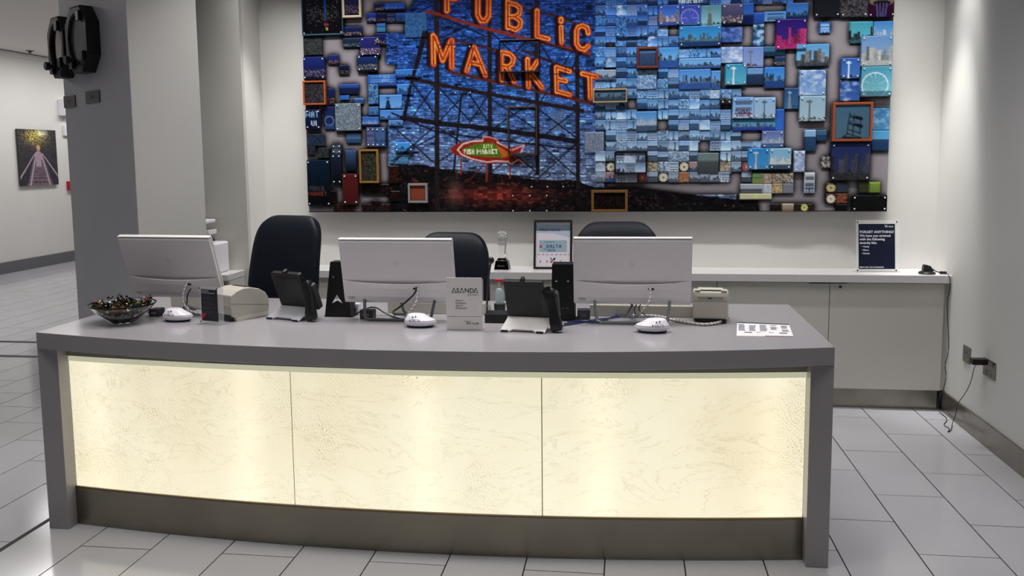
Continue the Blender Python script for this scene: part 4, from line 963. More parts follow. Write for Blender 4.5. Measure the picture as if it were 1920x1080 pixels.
# ------------------------------------------------------------------ keyboards and clutter behind the monitors
def keyboard(label, X, Y, rz, w=.44):
    t = thing('keyboard', label, 'keyboard', (X, Y, H), rz, 'keyboards behind the monitors')
    obj('case', MB().prism([(0, 0), (.17, 0), (.17, .018), (.02, .052), (0, .052)], -w/2, w/2, 'x'), M_beige, t, bevel=.003)
    g = MB()
    for r in range(5):
        for c in range(18):
            y = .03+r*.026; z = .052-(y-.02)*.225
            x = -w/2+.02+c*(w-.04)/18; g.box(x+.001, x+(w-.04)/18-.002, y, y+.02, z-.002, z+.007)
    obj('keys', g, M_beigel, t)
    return t
keyboard('thick beige keyboard lying behind the left monitor', -2.02, 3.95, math.radians(-3))
keyboard('thick beige keyboard lying behind the middle monitor', -.88, 3.86, math.radians(-2), .46)
keyboard('thick beige keyboard lying behind the right monitor', .06, 3.86, math.radians(-1), .46)
def cable(name, label, pts, r, mt, cat='cable', smooth=3, group=None):
    return tag(obj(name, MB().tube(pts, r, 8, smooth=smooth), mt, smooth=True), label, cat, group)
def wrapped(name, label, pts, r):
    t = thing(name, label, 'cable', pts[0])
    q = [tuple(Vector(p)-Vector(pts[0])) for p in pts]
    obj('sleeve', MB().tube(q, r, 10, smooth=3), M_wcab, t, smooth=True)
    # dark spiral strap
    P = [Vector(p) for p in q]
    for _ in range(3):
        Q = [P[0]]
        for a, b in zip(P[:-1], P[1:]): Q += [a*.75+b*.25, a*.25+b*.75]
        P = Q+[P[-1]]
    L = [0]
    for a, b in zip(P[:-1], P[1:]): L.append(L[-1]+(b-a).length)
    out = []; n = int(L[-1]/.0025)
    for k in range(n+1):
        s = L[-1]*k/n; j = max(i for i in range(len(L)) if L[i] <= s+1e-9); j = min(j, len(P)-2)
        f = (s-L[j])/max(1e-6, L[j+1]-L[j]); c = P[j].lerp(P[j+1], min(1, f)); d = (P[j+1]-P[j]).normalized()
        a = d.cross(Vector((0, 0, 1))); a = a.normalized() if a.length > .05 else Vector((1, 0, 0)); b = d.cross(a)
        th = 2*PI*s/.02; out.append(c+(a*math.cos(th)+b*math.sin(th))*(r+.0004))
    obj('spiral', MB().tube(out, .0011, 4), M_ink, t)
    return t
def DP(x, y, dz=0.): p = at_z(x, y, H+dz); return (p[0], p[1], H+dz)
def AY(x, y, Y): p = at_y(x, y, Y); return tuple(p)
cable('black_cable', 'black video cable curving down from the socket of the middle monitor', [AY(781, 539, 3.668), AY(779, 549, 3.645), AY(765, 563, 3.62), AY(748, 577, 3.64), AY(735, 585, 3.70), (-1.06, 3.80, H+.008)], .0042, M_black)
wrapped('wrapped_cable', 'white spiral-wrapped cable under the middle monitor', [AY(784, 541, 3.662), AY(783, 556, 3.635), AY(779, 570, 3.62), AY(770, 583, 3.62), AY(758, 594, 3.64), (-.93, 3.74, H+.009)], .0048)
wrapped('wrapped_cable', 'white spiral-wrapped cable hanging from the right monitor', [AY(1219, 540, 3.69), AY(1220, 552, 3.67), AY(1218, 566, 3.65), AY(1209, 578, 3.65), AY(1200, 588, 3.68), (.02, 3.80, H+.009)], .0052)
wrapped('wrapped_cable', 'white spiral-wrapped cable looping below the left monitor', [AY(352, 527, 3.75), AY(345, 545, 3.72), AY(342, 560, 3.70), AY(347, 575, 3.68), AY(358, 585, 3.68), (-1.93, 3.72, H+.008)], .0046)
cable('black_cable', 'black cable wound around the loop of the left monitor cable', [AY(358, 541, 3.73), AY(350, 555, 3.71), AY(352, 568, 3.70), AY(340, 580, 3.76), (-2.05, 3.85, H+.006)], .003, M_black)
wrapped('wrapped_cable', 'thick white spiral-wrapped cable curling round the foot of the beige receipt printer', [(.02, 3.86, H+.007), DP(1235, 592, .007), DP(1262, 600, .007), DP(1290, 605, .007), DP(1320, 609, .007), DP(1345, 606, .007), DP(1357, 600, .01), (.44, 3.80, H+.02)], .0062)
for k, (a, b) in enumerate([(600, 606), (605, 603), (610, 600)]):
    cable('network_cable', ['blue network cable nearest the screen phone, trailing to the right monitor', 'blue network cable between its two neighbours under the right monitor', 'rearmost blue network cable under the right monitor'][k],
          [DP(1052+6*k, 611-4*k, .004), DP(1085, b, .004), DP(1120, a-2, .004+.002*k), DP(1150, 596-2*k, .006), DP(1180, 590-k, .006), (.02+.02*k, 3.84, H+.004)], .0028, M_blue, group='blue network cables')
for k in range(3):
    cable('black_cable', ['left', 'middle', 'right'][k]+' one of three thin black cables inside the stand loop of the right monitor', [AY(1187+k*7, 571, 3.74), AY(1180+k*8, 580, 3.74), AY(1176+k*16, 590, 3.76), DP(1170+k*22, 595, .004)], .0024, M_black, group='thin black cables under the right monitor')
cable('black_cable', 'thin black cable crossing behind the stand loop of the middle monitor', [DP(668, 588, .03), AY(700, 572, 3.8), AY(725, 590, 3.8), DP(750, 598, .004), DP(770, 600, .004)], .003, M_black)
def brick(label, x, y, w, d, h, mt, rz=0):
    p = DP(x, y); t = thing('power_adapter', label, 'adapter', p, rz)
    obj('case', MB().prism(rrect(-w/2, w/2, 0, d, .006), 0, h, 'z'), mt, t, bevel=.003)
    obj('rating_label', MB().box(-w*.25, w*.25, -.0006, .0, h*.35, h*.65), M_inkg, t)
    return t
brick('grey power adapter left of the middle monitor stand', 686, 599, .062, .05, .042, M_dgrey, -.1)
brick('small white adapter beside the black cut-out stand', 664, 590, .045, .04, .05, M_white, 0)
brick('grey cable adapter between the black stand and the right monitor', 1095, 600, .055, .05, .045, M_alud, .1)
brick('grey adapter tucked under the left monitor', 288, 594, .05, .06, .035, M_dgrey, 0)

# ------------------------------------------------------------------ glass bowl with wrapped sweets
p = DP(226, 604)
bc = Vector((-2.235, 3.545, H))
bowl = MB()
prof = [(.001, .0005), (.050, .0005), (.054, .004), (.062, .012), (.085, .030), (.115, .055), (.138, .080), (.143, .088), (.1405, .0885), (.134, .079), (.111, .0555), (.081, .032), (.056, .0155), (.03, .010), (.001, .0095)]
bowl.lathe(prof, 56, caps=True)
bo = obj('glass_bowl', bowl, mat('bowl_glass', (.80, .86, .85), .02, trans=1., ior=1.45), smooth=True); bo.location = bc
tag(bo, 'clear glass bowl at the left end of the desk, filled with shiny wrapped sweets', 'bowl')
V, F, Cc = [], [], []
rs = np.random.RandomState(5)
pal = [(20,24,26)]*9+[(190,150,60), (170,40,40), (40,120,90), (210,200,180), (180,110,70), (60,90,90), (150,130,60), (120,30,50)]
for k in range(620):
    rad = .125*math.sqrt(rs.rand()); a = rs.rand()*2*PI
    zb = .014+max(0, (rad-.045))**1.15*.72; zt = .082+.018*math.sin(a*3+1)*(rad/.12)+.012*(1-rad/.125)+(.010 if rad > .1 else 0)
    z = zb+.008+(zt-zb-.008)*rs.rand()**.6
    if z < zb+.006: z = zb+.006
    rad = min(rad, .036+ (z*1.05))
    c = np.array([rad*math.cos(a), rad*math.sin(a), z]); R = np.linalg.qr(rs.randn(3, 3))[0]
    l, w = .011*(.7+.6*rs.rand()), .0055
    loc = np.array([(-l, w*.8, 0), (-l, -w*.8, 0), (-l*.45, 0, w*.25), (0, w, w), (0, -w, w), (0, -w, -w), (0, w, -w), (l*.45, 0, w*.25), (l, w*.8, 0), (l, -w*.8, 0)])+rs.randn(10, 3)*.0012
    n0 = len(V); V += list((loc@R.T+c)); F += [[n0+i for i in f] for f in ((0, 1, 2, 2), (2, 4, 3, 2), (2, 5, 4, 2), (2, 6, 5, 2), (2, 3, 6, 2), (7, 3, 4, 7), (7, 4, 5, 7), (7, 5, 6, 7), (7, 6, 3, 7), (8, 9, 7, 7))]
    cc = np.array(srgb(*pal[rs.randint(len(pal))])); Cc += [cc*(.7+.6*rs.rand())]*10
me = bpy.data.meshes.new('wrapped_sweets'); me.from_pydata([tuple(v) for v in V], [], [tuple(dict.fromkeys(f)) for f in F]); me.update()
at = me.color_attributes.new('Col', 'FLOAT_COLOR', 'POINT'); at.data.foreach_set('color', np.concatenate([np.array(Cc), np.ones((len(Cc), 1))], 1).astype(np.float32).ravel())
me.materials.append(attr_mat('foil_wrapper', .18, .75)); sw = bpy.data.objects.new('wrapped_sweets', me); C.objects.link(sw); sw.location = bc; sw['kind'] = 'stuff'
tag(sw, 'heap of shiny multicoloured foil-wrapped sweets inside the glass bowl', 'sweets')

# ------------------------------------------------------------------ white egg-shaped card readers
def reader(label, X, Y, rz, flip, size=1., logo=True):
    t = thing('card_reader', label, 'card reader', (X, Y, H), rz, 'white pebble-shaped readers along the desk')
    def ring(a, b, z, dx): return [(dx*flip+a*math.cos(2*PI*i/32)*(1+.10*flip*math.cos(2*PI*i/32)*(-1)), b*math.sin(2*PI*i/32), z) for i in range(32)]
    s = size
    obj('base', MB().rings([ring(.055*s, .036*s, 0, 0), ring(.058*s, .038*s, .004, 0), ring(.060*s, .040*s, .009, 0)]), M_navy, t, smooth=True)
    obj('lower_shell', MB().rings([ring(.060*s, .040*s, .0092, 0), ring(.068*s, .045*s, .016, 0), ring(.072*s, .048*s, .026, 0), ring(.070*s, .0475*s, .0275, 0)]), M_white, t, smooth=True)
    obj('upper_shell', MB().rings([ring(.0702*s, .0475*s, .0278, 0), ring(.066*s, .044*s, .033, .002), ring(.052*s, .036*s, .042, .008), ring(.043*s, .030*s, .050, .012), ring(.036*s, .025*s, .0555, .013), ring(.02*s, .014*s, .058, .013), ring(.002, .002, .0585, .013)]), M_white, t, smooth=True)
    Mt = Matrix.Translation((.010*flip, -.0445*s, .033)) @ Matrix.Rotation(math.radians(62), 4, 'X')
    g = text_mb('DELTA', .0105, Mt @ Matrix.Translation((-.010, -.002, .0028)), spacing=1.25, bold=.0003)
    g.add([(-.021, -.002, .003), (-.013, -.002, .003), (-.017, .006, .003)], [(0, 1, 2)], Mt)
    obj('lettering', g, M_ink, t)
    Mt = Matrix.Translation((.013*flip, -.032*s, .0465)) @ Matrix.Rotation(math.radians(48), 4, 'X')
    obj('contactless_mark', MB().lathe([(.0035, .002), (.0035, .0032)], 12, Mt @ Matrix.Translation((.008, .002, 0))).lathe([(.0035, .002), (.0035, .0032)], 12, Mt @ Matrix.Translation((-.004, -.001, 0))), mat('violet_print', srgb(90, 80, 150), .5), t)
    return t
reader('white pebble-shaped card reader between the glass bowl and the small dark sign', -2.01, 3.60, math.radians(-6), -1)
reader('white pebble-shaped card reader left of the upright pale card, in front of the middle monitor', -.885, 3.56, math.radians(-2), -1, .98)
reader('white pebble-shaped card reader in front of the right monitor', .107, 3.53, math.radians(2), 1)

# ------------------------------------------------------------------ signs on the desk
def lines_text(g, rows, x, z0, dz, size, y, **k):
    for i, s in enumerate(rows): text_mb(s, size, front(x, y, z0-i*dz), mb=g, **k)
t = thing('notice_holder', 'small dark notice with a red corner in a clear stand beside the left printer', 'sign', (-1.815, 3.545, H), math.radians(-16))
obj('acrylic_stand', MB().box(-.062, .066, .0016, .0036, .001, .165).box(-.062, .066, -.03, .035, 0, .003), M_acr, t)
obj('notice', MB().box(-.055, .036, -.0012, .0012, .012, .152), mat('charcoal_print', srgb(40, 40, 48), .5), t)
g = MB(); lines_text(g, ['WELCOME TO', 'DELTA SKY CLUB SEATTLE'], -.051, .143, .0085, .0066, -.0045, bold=.0001)
obj('heading', g, mat('pale_ink', srgb(170, 168, 172), .6), t)
g = MB()
for i in range(12):
    if i in (3, 6, 9): continue
    g.box(-.051, -.051+.075*(.6+.4*math.sin(i*2.3)**2), -.0016, -.0014, .1235-i*.0072, .1245-i*.0072)
obj('small_print', g, mat('dim_ink', srgb(96, 94, 100), .6), t)
obj('red_corner', MB().prism([(-.055, .012), (-.055, .044), (-.028, .044), (-.042, .028)], -.0018, -.0013, 'y'), M_red, t)
g = MB()
for x, z in ((-.058, .157), (.040, .157), (-.058, .008)): g.lathe([(.003, 0), (.003, .004)], 10, Matrix.Translation((x, -.004, z)) @ Matrix.Rotation(PI/2, 4, 'X'))
obj('corner_pins', g, M_black, t)
t = thing('price_tag', 'tiny white label strip on the desk by the dark notice', 'label', tuple(DP(421, 600)), math.radians(12))
obj('card', MB().box(-.02, .02, 0, .001, 0, .014), M_paper, t)
obj('print', text_mb('SEA 8', .011, front(-.016, -.0006, .003)), M_ink, t)

AX, AYY = -.673, 3.50
t = thing('spa_card', 'upright pale grey printed card in a clear holder at the desk centre', 'sign', (AX, AYY, H), math.radians(1.5))
obj('holder', MB().box(-.079, .079, .0018, .0038, .001, .215).box(-.079, .079, -.004, .05, 0, .003), M_acr, t)
obj('card', MB().box(-.076, .074, -.0015, .0015, .004, .222), mat('pale_card', srgb(226, 221, 221), .55), t, bevel=.0005)
obj('fold_line', MB().box(-.076, .074, -.0019, -.0015, .0575, .0592), mat('fold_grey', srgb(140, 134, 134), .6), t)
g = MB()
zb = .158; hh = .021; xx = -.052
def stroke(a, b, w=.0022):
    a = Vector((a[0], 0, a[1])); b = Vector((b[0], 0, b[1])); d = (b-a).normalized(); n = Vector((-d.z, 0, d.x))*w/2
    g.add([(p.x, -.0021, p.z) for p in (a-n, b-n, b+n, a+n)], [(0, 1, 2, 3)])
def gA(x):
    stroke((x, zb), (x+.0085, zb+hh), .0028); stroke((x+.0085, zb+hh), (x+.017, zb), .0022); stroke((x+.003, zb+.0015), (x+.017, zb+.0015), .0016)
gA(-.052)
text_mb('S', .027, front(-.034, -.0018, zb+.001), mb=g, bold=.0001)
gA(-.019)
text_mb('N', .027, front(.0, -.0018, zb+.001), mb=g, bold=.0001)
text_mb('D', .027, front(.021, -.0018, zb+.001), mb=g, bold=.0001); gA(.040)
obj('heading', g, M_ink, t)
g = MB(); text_mb('SPA LOUNGE', .0065, front(.015, -.0018, .148), mb=g, spacing=1.1)
lines_text(g, ['DEPART', 'PAMPERED', 'ARRIVE', 'REFRESHED'], -.038, .122, .0105, .0088, -.0018, spacing=1.1); obj('small_print', g, M_inkg, t)
g = text_mb('DELTA', .0062, front(.004, -.0018, .036), spacing=1.3); text_mb('SKY CLUB', .0105, front(.008, -.0018, .026), mb=g, spacing=1.1, bold=.0001)
g.add([(-.002, -.0019, .036), (.002, -.0019, .036), (0, -.0019, .040)], [(0, 1, 2)]); obj('footer', g, M_ink, t)

# instruction sheet lying on the right
c4 = [DP(1382, 604), DP(1479, 608), DP(1488, 632), DP(1381, 630)]
t = thing('instruction_card', 'white printed card with five columns lying flat on the right of the desk', 'card', tuple((Vector(c4[0])+Vector(c4[2]))/2))
o0 = (Vector(c4[0])+Vector(c4[2]))/2
q = [Vector(p)-o0 for p in c4]; 
def cardp(u, v, z): a = q[0].lerp(q[1], u); b = q[3].lerp(q[2], u); r = a.lerp(b, v); return (r.x, r.y, z)
def cq(g, u0, v0, u1, v1, z0, z1=None):
    z1 = z1 or z0+.0002
    g.add([cardp(u0, v0, z0), cardp(u1, v0, z0), cardp(u1, v1, z0), cardp(u0, v1, z0), cardp(u0, v0, z1), cardp(u1, v0, z1), cardp(u1, v1, z1), cardp(u0, v1, z1)], [(0, 3, 2, 1), (4, 5, 6, 7), (0, 1, 5, 4), (1, 2, 6, 5), (2, 3, 7, 6), (3, 0, 4, 7)])
g = MB(); cq(g, 0, 0, 1, 1, .0002, .0012); obj('sheet', g, M_paper, t)
g = MB(); cq(g, 0, .0, 1, .09, .0013)
rs = np.random.RandomState(2)
for c in range(5):
    u = .03+c*.2
    for r in range(8):
        if rs.rand() < .85: cq(g, u, .17+r*.062, u+.135*(.75+.25*rs.rand()), .17+r*.062+.035, .0013)
cq(g, .14, .72, .28, .78, .0013); cq(g, .77, .72, .91, .79, .0013); cq(g, .36, .71, .44, .74, .0013); cq(g, .58, .71, .66, .74, .0013)
obj('print', g, mat('slate_ink', srgb(70, 68, 88), .6), t)
g = MB(); cq(g, .5, .965, 1, 1.0, .0014); obj('red_edge', g, mat('maroon_print', srgb(96, 40, 36), .6), t)

# ------------------------------------------------------------------ receipt printers
e1 = Vector((.49, .87, 0)).normalized(); ang = math.atan2(e1.y, e1.x)
t = thing('receipt_printer', 'beige receipt printer seen from its curved side, right of the small dark notice', 'printer', (-1.735, 3.60, H), ang, 'beige receipt printers')
# local x runs along the side, +y to the left of it
prof = [(.006, .0), (.178, .004), (.188, .04), (.186, .088), (.170, .112), (.135, .133), (.095, .143), (.055, .145), (.02, .136), (-.014, .118), (-.018, .07), (-.012, .022), (.0, .018)]
obj('body', MB().prism(prof, 0, .145, 'y'), M_beige, t, bevel=.004)
obj('seam', MB().prism([(-.0185, .082), (.188, .051), (.188, .0524), (-.0185, .0834)], -.0006, .0, 'y'), M_inkg, t)
obj('lower_band', MB().prism([(.008, .0), (.178, .004), (.182, .022), (.008, .018)], -.0015, -.0002, 'y'), M_beigel, t)
obj('cable_recess', MB().box(-.0135, -.0005, .01, .135, 0, .03), M_black, t)
obj('status_light', MB().ball((-.006, .002, .118), .002), M_black, t)
obj('paper_slot', MB().box(.08, .10, .02, .125, .140, .1455), M_black, t)
p0, p1 = DP(1297, 603), DP(1362, 607)
t = thing('receipt_printer', 'beige receipt printer seen from behind at the right of the desk', 'printer', (.352, 3.725, H), math.radians(-4), 'beige receipt printers')
w = .148
obj('body', MB().prism([(0, .022), (.14, .0), (.14, .10), (.115, .135), (.02, .142), (.004, .135), (.0, .118)], -w/2, w/2, 'x'), M_beige, t, bevel=.006)
obj('back_seam', MB().box(-w/2+.004, w/2-.004, -.001, .0006, .098, .0995), M_inkg, t)
obj('label_band', MB().box(-w*.36, w*.36, -.001, .0006, .105, .117), mat('band_grey', srgb(150, 146, 138), .4), t)
obj('badge', text_mb('star', .011, front(-.011, -.0012, .1075, ), bold=.0004), mat('navy_ink', srgb(24, 30, 70), .5), t)
for s in (-1, 1): obj('lid_hinge', MB().box(s*w*.37-.012, s*w*.37+.012, .004, .02, .139, .1455), M_beigel, t, bevel=.002)
obj('cable_recess', MB().box(-w/2+.01, w/2-.01, .012, .03, .0, .028), M_black, t)
obj('lid', MB().prism([(.012, .1435), (.10, .1395), (.10, .142), (.012, .1465)], -w/2+.022, w/2-.022, 'x'), M_beigel, t)

# ------------------------------------------------------------------ screen phones seen from behind
def phone(label, X, Y, rz, shade):
    t = thing('desk_phone', label, 'telephone', (X, Y, H), rz, 'screen phones facing the staff'); t.scale = (1.07, 1.07, 1.1)
    W = .178
    nx = [(0, 0), (.035, 0), (.048, .012), (W-.05, .012), (W-.036, 0), (W, 0), (W+.006, .10), (.012, .10)]
    sl = lambda x, y: (x, y, .006+y*.46)
    g = MB(); n = len(nx); g.add([sl(x, y) for x, y in nx]+[(p[0], p[1], p[2]-.005) for p in [sl(x, y) for x, y in nx]], [tuple(range(n)), tuple(range(2*n-1, n-1, -1))]+[(i, (i+1) % n, n+(i+1) % n, n+i) for i in range(n)])
    st = obj('stand_foot', g, mat('grey_foot', srgb(176, 176, 180), .45) if shade else M_monw, t)
    obj('rubber_foot', MB().box(.004, .032, -.003, .004, 0, .008), M_black, st); obj('rubber_foot', MB().box(W-.034, W-.006, -.003, .004, 0, .008), M_black, st)
    obj('stand_hinge', MB().box(.05, W-.05, .088, .11, .02, .052), M_dgrey, t)
    R = Matrix.Translation((.012, .098, .046)) @ Matrix.Rotation(math.radians(22), 4, 'X')
    scr = obj('screen_case', MB().prism(rrect(-.006, .150, 0, .158, .007), -.011, .011, 'y', R), M_black, t, bevel=.003)
    obj('rear_inset', MB().prism(rrect(.006, .138, .012, .14, .004), -.0125, -.0112, 'y', R), M_black, scr, bevel=.001)
    obj('camera', MB().ball((0, 0, 0), .008).lathe([(.007, -.012), (.009, -.008), (.009, .012), (.006, .014)], 14, Matrix.Rotation(PI/2, 4, 'X')), M_black, t).matrix_local = R @ Matrix.Translation((.070, -.002, .163))
    obj('keypad_body', MB().prism(rrect(.12, .205, -.004, .112, .01), -.012, .016, 'y', R), M_dgrey, t, bevel=.004)
    # handset
    R2 = Matrix.Translation((.182, .055, .158)) @ Matrix.Rotation(math.radians(-14), 4, 'Y') @ Matrix.Rotation(math.radians(-6), 4, 'X')
    g = MB(); 
    g.rings([[(p[0]*s, p[1]*s2-.004, z) for p in rrect(-.023, .023, -.016, .016, .008, 3)] for s, s2, z in ((.7, .7, .004), (1, 1, -.004), (1, 1.1, -.03), (.9, .75, -.05), (.88, .7, -.10), (1, 1.05, -.125), (1, 1.05, -.150), (.75, .7, -.158))], R2)
    obj('handset', g, M_black, t, smooth=True)
    obj('handset_clip', MB().box(-.012, .012, -.02, -.017, -.002, .012, R2), M_black, t)
    return t
phone('black screen phone with grey foot between the left receipt printer and the cut-out stand', -1.622, 3.677, math.radians(-20), True)
phone('black screen phone with pale foot right of the upright pale card', -.522, 3.478, math.radians(-8), False)

# ------------------------------------------------------------------ black steel stands
t = thing('steel_stand', 'tall black tapering stand with an arrowhead cut-out beside the middle monitor', 'stand', (-1.309, 3.752, H), math.radians(-2), 'black steel stands')
zt = .252
out = [(-.064, 0), (.062, 0), (.038, zt), (-.030, zt)]
hole = [(-.028, .062), (-.003, .104), (.024, .062), (-.002, .076)]
for yy, nm in ((0, 'front_plate'),):
    g = MB(); a, b, c, d = out; h1, h2, h3, h4 = hole
    for poly in ([a, b, h3, h4, h1], [b, c, h2, h3], [c, d, h2], [d, a, h1, h2]):
        g.prism(poly, yy-.002, yy+.002, 'y')
    obj(nm, g, M_blackm, t)
g = MB()
g.add([(-.064, 0, 0), (-.030, 0, zt), (-.030, .06, zt), (-.064, .075, 0)], [(0, 1, 2, 3)]); g.add([(-.062, 0, 0), (-.028, 0, zt-.002), (-.028, .06, zt-.002), (-.062, .075, 0)], [(0, 1, 2, 3)])
g.add([(.062, 0, 0), (.038, 0, zt), (.038, .06, zt), (.062, .075, 0)], [(0, 1, 2, 3)])
obj('side_plates', g, M_blackm, t); obj('top_plate', MB().box(-.030, .038, -.002, .06, zt-.002, zt+.001), M_blackm, t)
obj('foot_plate', MB().box(-.066, .07, -.004, .078, 0, .003), M_blackm, t)
for x, z in ((-.018, .185), (.030, .182)): obj('bolt', MB().lathe([(.004, 0), (.004, .003), (.002, .004)], 12, Matrix.Translation((x, -.0022, z)) @ Matrix.Rotation(PI/2, 4, 'X')), M_chrome, t)
t = thing('steel_stand', 'tall black rectangular stand with two bolts left of the right monitor', 'stand', (-.282, 3.74, H), math.radians(-1), 'black steel stands')
obj('column', MB().prism([(-.052, 0), (.052, 0), (.050, .252), (-.046, .252)], 0, .085, 'y'), M_blackm, t, bevel=.002)
obj('front_sheet', MB().prism([(-.046, .03), (.046, .03), (.044, .235), (-.041, .235)], -.003, -.0005, 'y'), M_black, t)
obj('foot_plate', MB().box(-.055, .065, -.008, .10, 0, .003), M_blackm, t)
for x in (-.027, .024): obj('bolt', MB().lathe([(.0042, 0), (.0042, .003), (.002, .004)], 12, Matrix.Translation((x, -.0034, .178)) @ Matrix.Rotation(PI/2, 4, 'X')), M_chrome, t)
g = MB(); g.add([(.012, -.0036, .050), (.020, -.0036, .066), (.028, -.0036, .050), (.020, -.0036, .055)], [(0, 3, 1), (3, 2, 1)]); g.add([(.0, -.0036, .052), (.009, -.0036, .056), (.001, -.0036, .062)], [(0, 1, 2)])
obj('triangle_mark', g, M_chrome, t)

# gooseneck microphone, bottle, paper
t = thing('microphone', 'black gooseneck microphone rising behind the upright pale card', 'microphone', (-.572, 3.66, H), 0)
obj('base', MB().prism(rrect(-.045, .055, 0, .10, .006), 0, .040, 'z'), M_black, t, bevel=.003)
mp = Vector(AY(921, 488, 3.70))-Vector((-.572, 3.66, H)); lp = Vector(AY(907, 590, 3.69))-Vector((-.572, 3.66, H))
obj('gooseneck', MB().tube([(-.038, .03, .039), (-.038, .032, .08), tuple((mp+Vector((-.038, .032, .08)))/2+Vector((-.006, 0, .0))), tuple(mp)], .004, 8, smooth=2), M_dgrey, t, smooth=True)
g = MB(); g.ball(tuple(mp), .0135, 16, sz=1.15); obj('capsule', g, M_black, t, smooth=True)
bp = AY(922, 580, 3.9)
t = thing('spray_bottle', 'small pale bottle with a red spray head behind the microphone', 'bottle', (-.585, 3.90, H), 0)
obj('bottle', MB().lathe([(.001, .0), (.018, .002), (.019, .01), (.019, .075), (.012, .086), (.008, .09)], 24), mat('pale_blue_plastic', srgb(168, 184, 188), .3, trans=.3), t, smooth=True).location = (0, 0, .03)
obj('holder_cup', MB().lathe([(.001, 0), (.026, .0), (.027, .045), (.024, .046), (.023, .03), (.001, .029)], 24), M_black, t)
obj('neck', MB().lathe([(.0085, .12), (.0075, .148)], 16), mat('clear_neck', srgb(190, 190, 196), .3, trans=.4), t)
obj('spray_head', MB().box(-.022, .014, -.007, .007, .148, .158).box(.008, .014, -.005, .005, .128, .149), mat('red_plastic', srgb(196, 34, 44), .35), t, bevel=.002)
tag(obj('paper_slip', MB().box(-.62, -.50, 3.78, 3.86, H+.0002, H+.0012), M_paper), 'white paper slip lying between the microphone and the screen phone', 'paper')

# ------------------------------------------------------------------ things on the back counter
def KP(x, y): p = at_z(x, y, ZK); return (p[0], p[1], ZK)
t = thing('crystal_trophy', 'clear crystal trophy on a black base on the back counter', 'trophy', (AY(942, 500, 5.60)[0], 5.60, ZK), math.radians(-4))
obj('base', MB().rings([[(x*s, y*s, z) for x, y in ((-.05, -.035), (.05, -.035), (.05, .035), (-.05, .035))] for s, z in ((1, 0), (.8, .058), (.62, .062), (.55, .074))]), mat('gloss_black_base', srgb(10, 10, 12), .1), t, bevel=.0015)
obj('base_lettering', text_mb('Sheraton', .013, front(-.026, -.034, .022, tilt=-.15), bold=.0002), M_alu, t)
g = MB(); g.rings([[(a*math.cos(PI*k/4+PI/8)*1., a*.55*math.sin(PI*k/4+PI/8), z) for k in range(8)] for a, z in ((.026, .075), (.024, .10), (.030, .16), (.037, .19), (.040, .215), (.036, .235), (.022, .252))])
obj('crystal', g, M_glass, t)
g = MB(); g.ball((0, 0, .208), .024, 16, sy=.3); obj('globe_engraving', g, mat('frosted_glass', (.95, .95, .95), .3, trans=.8, ior=1.5), t)

# framed certificate
x0, x1 = AY(1001, 500, 5.64)[0], AY(1073, 500, 5.64)[0]; fw = x1-x0; fh = .325
t = thing('framed_certificate', 'black-framed certificate with a blue panel leaning on the back wall', 'picture frame', ((x0+x1)/2, 5.62, ZK), math.radians(0))
R = Matrix.Rotation(math.radians(-10), 4, 'X')
g = MB(); b = .014; h2 = fw/2
for a in ((-h2, h2, 0, b), (-h2, h2, fh-b, fh), (-h2, -h2+b, b, fh-b), (h2-b, h2, b, fh-b)): g.box(a[0], a[1], -.012, .006, a[2], a[3], R)
obj('frame', g, M_black, t, bevel=.0015)
obj('certificate', MB().box(-h2+b, h2-b, -.003, .0, b, fh-b, R), mat('certificate_paper', srgb(214, 208, 216), .5), t)
obj('header_band', MB().box(-h2+b, h2-b, -.0035, -.003, fh-.072, fh-.03, R), mat('dusk_blue_print', srgb(92, 104, 118), .5), t)
obj('sky_band', MB().prism([(-h2+b, fh-.0722), (h2-b, fh-.0722), (h2-b, fh-.115), (0, fh-.09), (-h2+b, fh-.085)], -.0034, -.003, 'y', R), mat('sky_print', srgb(172, 188, 212), .5), t)
obj('blue_panel', MB().box(-h2*.72, h2*.72, -.004, -.0032, .115, .190, R), mat('pale_blue_panel', srgb(148, 172, 188), .5), t)
g = text_mb('DELTA', .028, R @ front(-h2*.34, -.0042, .141), spacing=1.28, bold=.0006); text_mb('in partnership with', .009, R @ front(-h2*.45, -.0042, .176), mb=g); text_mb('Seattle Service Award', .009, R @ front(-h2*.5, -.0042, .128), mb=g); text_mb('MARCH 2018', .009, R @ front(-h2*.28, -.0042, .118), mb=g, bold=.0002)
obj('lettering', g, mat('navy_ink2', srgb(30, 44, 84), .5), t)
g = text_mb('FOUR POINTS', .022, R @ front(-h2*.72, -.004, fh-.074), spacing=1.0, bold=.0003); obj('title', g, mat('slate_title', srgb(44, 50, 64), .5), t)
g = MB(); g.add([(-.092, -.0043, .142), (-.068, -.0043, .142), (-.080, -.0043, .162)], [(0, 1, 2)], R); obj('red_triangle', g, M_red, t)
for (dx, dz, cc) in ((-.014, .014, (70, 140, 180)), (.014, .014, (24, 26, 60)), (-.014, -.014, (190, 30, 60)), (.014, -.014, (180, 190, 60))):
    cz = .058; g = MB(); g.add([(0, -.0042, cz), (dx*.35, -.0042, cz+dz), (dx*1.3, -.0042, cz+dz*1.2), (dx*1.1, -.0042, cz+dz*.35)], [(0, 1, 2, 3)], R); obj('pinwheel_blade', g, mat('blade_%d_%d_%d' % cc, srgb(*cc), .5), t)
g = MB()
for i in range(8): g.box(-h2*.8+i*.029, -h2*.8+i*.029+.016, -.0036, -.003, .093, .099, R)
for i in range(4): g.box(-h2*.7+i*.045, -h2*.7+i*.045+.012, -.0036, -.003, .042, .058, R)
obj('signatures', g, mat('lilac_ink', srgb(160, 142, 158), .6), t)
obj('easel_back', MB().box(-.03, .03, .0065, .010, 0.01, .22, R), M_black, t)

